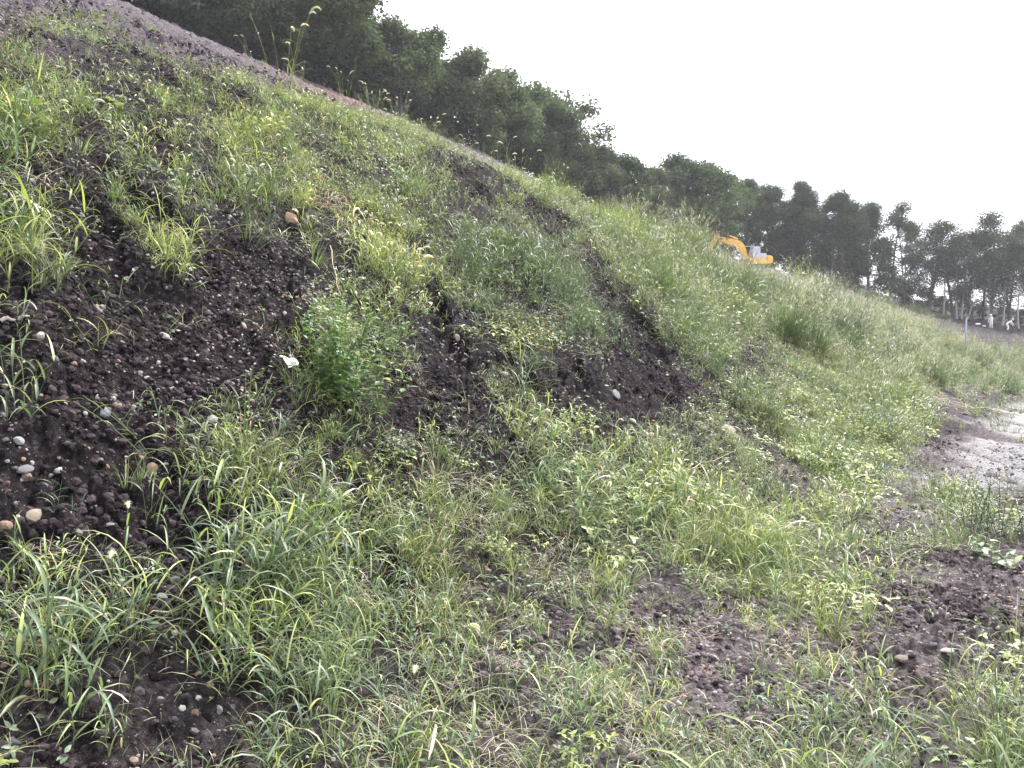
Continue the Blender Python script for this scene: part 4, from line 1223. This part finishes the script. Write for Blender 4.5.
# leaning bare trunk at the right
def bare_trunk(px, py, top, r, label):
    g = ground_at(px, py); d = g.y
    tx = (top[0] - 512) / FPX * d; tz = CAM_H + (HORIZON - top[1]) / FPX * d
    t = T(); tt = np.linspace(0, 1, 7)[:, None]
    A = np.array([0, 0, -.3]); B = np.array([tx - g.x, .3, tz - g.z])
    pts = A * (1 - tt) + B * tt; pts[:, 0] += .08 * np.sin(tt[:, 0] * 7)
    stem(t, pts, r, r * .5, (1, 1, 1), 7)
    stem(t, [pts[4], pts[4] + [-.5, 0, .9], pts[4] + [-.6, .1, 1.7]], r * .4, r * .15, (1, 1, 1), 5)
    t.done()
    o = mesh_obj("bare_trunk", np_mesh("bare_trunk", t.V, [t.Q, t.Tr], M_PALEBARK)); o.location = g
    tag(o, label, "dead tree")
bare_trunk(966, 319, (976, 299), .12, "leaning bare pale dead trunk behind the metal post")
bare_trunk(955, 318, (960, 290), .10, "straight bare pale trunk left of the leaning dead one")

# ------------------------------------------------------------------ red soil heap and junk at its foot
M_RED = plain_mat("red_soil", (.30, .15, .10), .95, scale=3, var=.4, bump=.8, dist=.2)
g = ground_at(848, 287)
bm = bmesh.new(); bmesh.ops.create_icosphere(bm, subdivisions=4, radius=1)
for v in bm.verts:
    c = np.array(v.co); k = float(fbm(np.array([c[0] * 2 + c[2]]), np.array([c[1] * 2]), 4, 33)[0])
    v.co = Vector((c[0] * 3.2, c[1] * 1.6, c[2] * .75)) * (.7 + .6 * k)
me = bpy.data.meshes.new("soil_heap"); bm.to_mesh(me); bm.free(); me.materials.append(M_RED)
for p in me.polygons: p.use_smooth = True
o = mesh_obj("soil_heap", me); o.location = g + Vector((0, 0, .05))
tag(o, "low heap of reddish earth at the foot of the far wood", "soil heap")

# ------------------------------------------------------------------ metal post on the far mound
def lathe(name, prof, mat, parent=None, sides=16, loc=(0, 0, 0)):
    t = T(); an = np.arange(sides) * 2 * math.pi / sides
    V = np.array([[r * math.cos(a), r * math.sin(a), z] for r, z in prof for a in an])
    F = [(i * sides + j, i * sides + (j + 1) % sides, (i + 1) * sides + (j + 1) % sides, (i + 1) * sides + j) for i in range(len(prof) - 1) for j in range(sides)]
    t.add(V, F, (1, 1, 1)); t.done()
    o = mesh_obj(name, np_mesh(name, t.V, [t.Q, t.Tr], mat), parent); o.location = loc
    return o
M_GALV = plain_mat("galvanised_metal", (.22, .26, .32), .45, .5, 20, .12)
D_ = 41.0; x_ = (965.5 - 512) / FPX * D_; z_ = h1(x_, D_)
top = CAM_H + (HORIZON - 318) / FPX * D_
e = empty("metal_post", (x_, D_, z_))
lathe("post_tube", [(.0, -.3), (.036, -.3), (.036, top - z_ - .02), (.032, top - z_ - .02)], M_GALV, e)
lathe("post_cap", [(.040, top - z_ - .05), (.041, top - z_ - .01), (.03, top - z_ + .015), (0, top - z_ + .018)], M_GALV, e)
tag(e, "pale galvanised metal post standing in the far grassy mound", "post")

# ------------------------------------------------------------------ digger
M_YEL = plain_mat("yellow_paint", (.74, .43, .05), .42, 0, 6, .14, spec=.5)
M_STEEL = plain_mat("dark_steel", (.06, .06, .065), .6, .4, 8, .3)
M_GREYP = plain_mat("pale_grey_paint", (.48, .46, .50), .5, 0, 6, .1)
M_CHROME = plain_mat("chrome_rod", (.6, .6, .62), .2, .9, 6, .05)
M_GLASS = plain_mat("cab_glass", (.30, .42, .55), .08, 0, 2, .1, spec=.8)
M_RUBBER = plain_mat("track_rubber", (.03, .03, .03), .8, 0, 8, .3)
def prism(name, poly, y0, y1, mat, parent, bev=.04):
    """polygon in x,z extruded along y"""
    bm = bmesh.new()
    a = [bm.verts.new((x, y0, z)) for x, z in poly]; b = [bm.verts.new((x, y1, z)) for x, z in poly]
    bm.faces.new(a); bm.faces.new(b[::-1]); n = len(poly)
    for i in range(n): bm.faces.new((a[i], b[i], b[(i + 1) % n], a[(i + 1) % n]))
    bmesh.ops.recalc_face_normals(bm, faces=bm.faces)
    if bev: bmesh.ops.bevel(bm, geom=list(bm.edges), offset=bev, segments=2, affect='EDGES', clamp_overlap=True)
    me = bpy.data.meshes.new(name); bm.to_mesh(me); bm.free(); me.materials.append(mat)
    return mesh_obj(name, me, parent)
def rod(name, a, b, r, mat, parent):
    t = T(); A, B = np.array(a, float), np.array(b, float)
    stem(t, [A, (A + B) / 2, B], r, r, (1, 1, 1), 10); t.done()
    return mesh_obj(name, np_mesh(name, t.V, [t.Q, t.Tr], mat), parent)
# the digger faces left (local -x); local origin on the ground under the slew ring
ex = empty("excavator", (EXC[0], EXC[1], EXC_Z + .02), R(12))
for sy in (-1, 1):
    y0 = sy * .85
    tk = prism("track", [(-1.45, .12), (-1.25, 0), (1.25, 0), (1.45, .12), (1.5, .38), (1.3, .62), (-1.3, .62), (-1.5, .38)], y0 - .22, y0 + .22, M_RUBBER, ex, .03)
    for k in range(5):
        rw = lathe("roller", [(0, -.24), (.16, -.24), (.16, .24), (0, .24)], M_STEEL, tk, 12, (-1.0 + k * .5, y0, .22)); rw.rotation_euler = (R(90), 0, 0)
lathe("slew_ring", [(.5, .45), (.62, .45), (.62, .75), (.5, .75)], M_STEEL, ex, 20)
prism("house_body", [(-1.2, .72), (1.1, .72), (1.15, 1.25), (.9, 1.42), (-1.2, 1.42)], -.95, .95, M_YEL, ex, .05)
cw = prism("counterweight", [(1.12, .70), (1.75, .82), (1.92, 1.1), (1.92, 1.62), (1.62, 1.80), (1.12, 1.80)], -1.0, 1.0, M_YEL, ex, .08)
eh = prism("engine_hood", [(.2, 1.42), (1.12, 1.42), (1.12, 1.95), (.95, 2.05), (.2, 2.05)], -.9, .95, M_GREYP, ex, .05)
rod("exhaust_pipe", (.8, .5, 2.0), (.8, .5, 2.5), .05, M_STEEL, eh)
cab = prism("cab", [(-.85, 1.42), (.2, 1.42), (.22, 2.75), (.1, 2.85), (-.7, 2.85), (-.95, 2.1)], -.95, -.05, M_GREYP, ex, .05)
w1 = prism("side_window", [(-.35, 1.9), (.05, 1.9), (.05, 2.65), (-.35, 2.65)], -.975, -.955, M_GLASS, cab, 0)
w2 = prism("door_window", [(-.80, 2.05), (-.45, 2.05), (-.45, 2.65), (-.66, 2.65)], -.975, -.955, M_GLASS, cab, 0)
prism("windscreen", [(-.985, 2.1), (-.96, 2.1), (-.745, 2.75), (-.77, 2.75)], -.85, -.15, M_GLASS, cab, 0)
rod("handrail", (-1.9, -.6, 2.82), (-.6, -.6, 2.9), .03, M_GREYP, cab)
# boom: foot at (-1.0, 1.2), knee at (-2.0, 3.3), tip at (-5.0, 4.5)
boom = prism("boom", [(-.8, 1.05), (-1.25, 1.05), (-1.72, 2.05), (-2.1, 2.5), (-2.9, 2.82), (-4.95, 3.6), (-5.0, 4.1), (-3.0, 3.85), (-2.05, 3.65), (-1.45, 3.2), (-1.15, 2.5)], .05, .45, M_YEL, ex, .04)
rod("boom_cylinder", (-1.3, .25 - .35, 1.0), (-3.0, .25 - .35, 3.2), .07, M_CHROME, ex)
rod("boom_cylinder", (-1.3, .25 + .35, 1.0), (-3.0, .25 + .35, 3.2), .07, M_CHROME, ex)
rod("arm_cylinder", (-2.25, .25, 3.85), (-4.9, .25, 4.75), .075, M_YEL, ex)
armo = prism("arm", [(-4.75, 4.85), (-5.15, 4.9), (-5.5, 4.2), (-6.3, 2.6), (-6.6, 1.9), (-6.35, 1.8), (-5.2, 3.3), (-4.75, 4.2)], .08, .42, M_YEL, ex, .03)
rod("bucket_cylinder", (-5.35, .25, 4.55), (-6.55, .25, 2.5), .06, M_CHROME, ex)
bk = prism("bucket", [(-6.55, 1.95), (-6.25, 1.85), (-5.75, 1.5), (-5.7, 1.0), (-6.05, .65), (-6.6, .7), (-6.45, .95), (-6.1, 1.0), (-6.0, 1.3), (-6.3, 1.6)], -.15, .65, M_STEEL, ex, .015)
for k in range(4):
    prism("tooth", [(-6.58, .72), (-6.85, .74), (-6.58, .82)], -.1 + k * .2, 0 + k * .2, M_STEEL, bk, 0)
tag(ex, "yellow tracked digger with raised boom on the crest before the wood", "excavator")
SC = .93
ex.scale = (SC, SC, SC)

# ------------------------------------------------------------------ two people in white
M_WHITE = plain_mat("white_overalls", (.75, .75, .76), .85, 0, 12, .06)
M_SKIN = plain_mat("skin", (.45, .28, .2), .6, 0, 8, .05)
M_HAIR = plain_mat("dark_hair", (.03, .025, .02), .7, 0, 20, .2)
def skin_figure(joints, edges, rads, name, mat, parent):
    me = bpy.data.meshes.new(name); me.from_pydata(joints, edges, []); me.update()
    o = mesh_obj(name, me, parent)
    sk = o.modifiers.new("skin", 'SKIN'); ss = o.modifiers.new("sub", 'SUBSURF'); ss.levels = 2; ss.render_levels = 2
    for v, r in zip(me.skin_vertices[0].data, rads): v.radius = (r, r * .9) if not isinstance(r, tuple) else r
    me.skin_vertices[0].data[0].use_root = True
    me.materials.append(mat)
    return o
def person(px, depth, bend, label, rz, tall=1.68):
    """bend: torso pitch forward in radians; faces local +x"""
    x = (px - 512) / FPX * depth; z = h1(x, depth, False)
    e = empty("person", (x, depth, z), rz)
    k = tall / 1.7
    hip = np.array([0 - .12 * math.sin(bend), 0, .9]); up = np.array([math.sin(bend), 0, math.cos(bend)])
    chest = hip + up * .32; neck = hip + up * .52; hd = neck + np.array([math.sin(bend * .9), 0, math.cos(bend * .9)]) * .09
    J = [hip, hip + up * .16, chest, neck, hd]; E = [(0, 1), (1, 2), (2, 3), (3, 4)]; Rr = [(.15, .12), (.135, .11), (.165, .12), (.06, .06), (.055, .055)]
    for s in (-1, 1):
        b = len(J)
        J += [hip + [0, s * .10, -.06], np.array([.05, s * .12, .48]), np.array([-.02, s * .13, .09]), np.array([.13, s * .15, .04])]
        E += [(0, b), (b, b + 1), (b + 1, b + 2), (b + 2, b + 3)]; Rr += [.095, .065, .045, .04]
        b = len(J); sh = neck - up * .06 + np.array([0, s * .19, 0])
        el = sh + np.array([.06 + .10 * math.sin(bend), s * .05, -.27]); wr = el + np.array([.12, -s * .03, -.20]); 
        J += [sh, el, wr]; E += [(3, b), (b, b + 1), (b + 1, b + 2)]; Rr += [.06, .045, .034]
    J = [tuple(np.array(j) * k) for j in J]
    body = skin_figure(J, E, Rr, "body", M_WHITE, e)
    # head with nose, hat and hands
    bm = bmesh.new(); bmesh.ops.create_uvsphere(bm, u_segments=20, v_segments=14, radius=.105)
    for v in bm.verts:
        v.co.z *= 1.18; v.co.y *= .85
        if v.co.x > .085 and abs(v.co.z) < .03 and abs(v.co.y) < .03: v.co.x += .02
    hm = bpy.data.meshes.new("head"); bm.to_mesh(hm); bm.free(); hm.materials.append(M_SKIN)
    for p in hm.polygons: p.use_smooth = True
    hp_ = (np.array(hd) + np.array([math.sin(bend * .7), 0, math.cos(bend * .7)]) * .10) * k
    h = mesh_obj("head", hm, e); h.location = hp_; h.rotation_euler = (0, bend * .7, 0)
    cap = lathe("hat", [(.17, .02), (.165, .03), (.112, .04), (.11, .1), (.07, .135), (0, .145)], M_WHITE, e, 18, hp_); cap.rotation_euler = (0, bend * .7, 0)
    for s, wi in ((-1, 11), (1, 18)):
        t = T(); w0 = np.array(J[wi]); 
        fw = np.array([.35, 0, -.94])
        stem(t, [w0 - fw * .02, w0 + fw * .04, w0 + fw * .085], .03, .034, (1, 1, 1), 8)
        for f in range(4):
            p0 = w0 + fw * .08 + np.array([0, (f - 1.5) * .018, 0]); ln = (.06, .072, .068, .052)[f]
            stem(t, [p0, p0 + fw * ln * .5 + [.004, 0, 0], p0 + fw * ln + [-.012, 0, 0]], .0095, .007, (1, 1, 1), 6)
        p0 = w0 + fw * .03 + np.array([.02, -s * .015, 0]); stem(t, [p0, p0 + [.03, -s * .01, -.03], p0 + [.035, -s * .008, -.06]], .011, .008, (1, 1, 1), 6)
        t.done(); mesh_obj("hand", np_mesh("hand", t.V, [t.Q, t.Tr], M_SKIN), e)
    for s in (-1, 1):
        b = prism("boot", [(-.06, 0), (.22, 0), (.22, .07), (.1, .12), (.04, .2), (-.06, .2)], s * .135 - .045, s * .135 + .045, M_STEEL, e, .015)
    return tag(e, label, "person")
person(990.5, 92.0, .12, "person in white overalls and hat standing by the far wood", R(200), 1.75)
person(1007, 92.0, .95, "person in white overalls bending forward beside the far trees", R(-15), 1.75)

# white sacks lying by the wood edge
def sack(px, py, w, label, seed):
    g = ground_at(px, py); bm = bmesh.new(); bmesh.ops.create_icosphere(bm, subdivisions=3, radius=1)
    for v in bm.verts:
        c = np.array(v.co); k = float(fbm(np.array([c[0] * 2 + seed]), np.array([c[1] * 2 + c[2]]), 3, seed)[0])
        v.co = Vector((np.sign(c[0]) * abs(c[0]) ** .7 * w / 2, c[1] * w * .3, c[2] * w * .2)) * (.8 + .4 * k)
    me = bpy.data.meshes.new("sack"); bm.to_mesh(me); bm.free(); me.materials.append(M_WHITE)
    for p in me.polygons: p.use_smooth = True
    o = mesh_obj("sack", me); o.location = g + Vector((0, 0, w * .12)); o.rotation_euler = (0, 0, seed)
    tag(o, label, "sack")
sack(978, 325, .55, "white sack lying nearest the metal post by the wood", 3)
sack(984, 327, .45, "small white sack between the post and the standing person", 5)

# ------------------------------------------------------------------ faint air
hz_ = bpy.data.meshes.new("haze")
bm = bmesh.new(); bmesh.ops.create_cube(bm, size=1)
for v in bm.verts: v.co = Vector((v.co.x * 420, v.co.y * 420 + 0, (v.co.z + .5) * 62 - 3))
bm.to_mesh(hz_); bm.free()
HAZE = .0005
if HAZE:
    hm, nt_, o_ = nodes_of("haze")
    pv = nt_.nodes.new("ShaderNodeVolumePrincipled"); pv.inputs['Density'].default_value = HAZE
    pv.inputs['Color'].default_value = (.93, .95, 1, 1)
    nt_.links.new(pv.outputs[0], o_.inputs['Volume'])
    hz_.materials.append(hm)
    tag(mesh_obj("haze", hz_), "thin pale air over the slope and wood", "haze", kind="stuff")
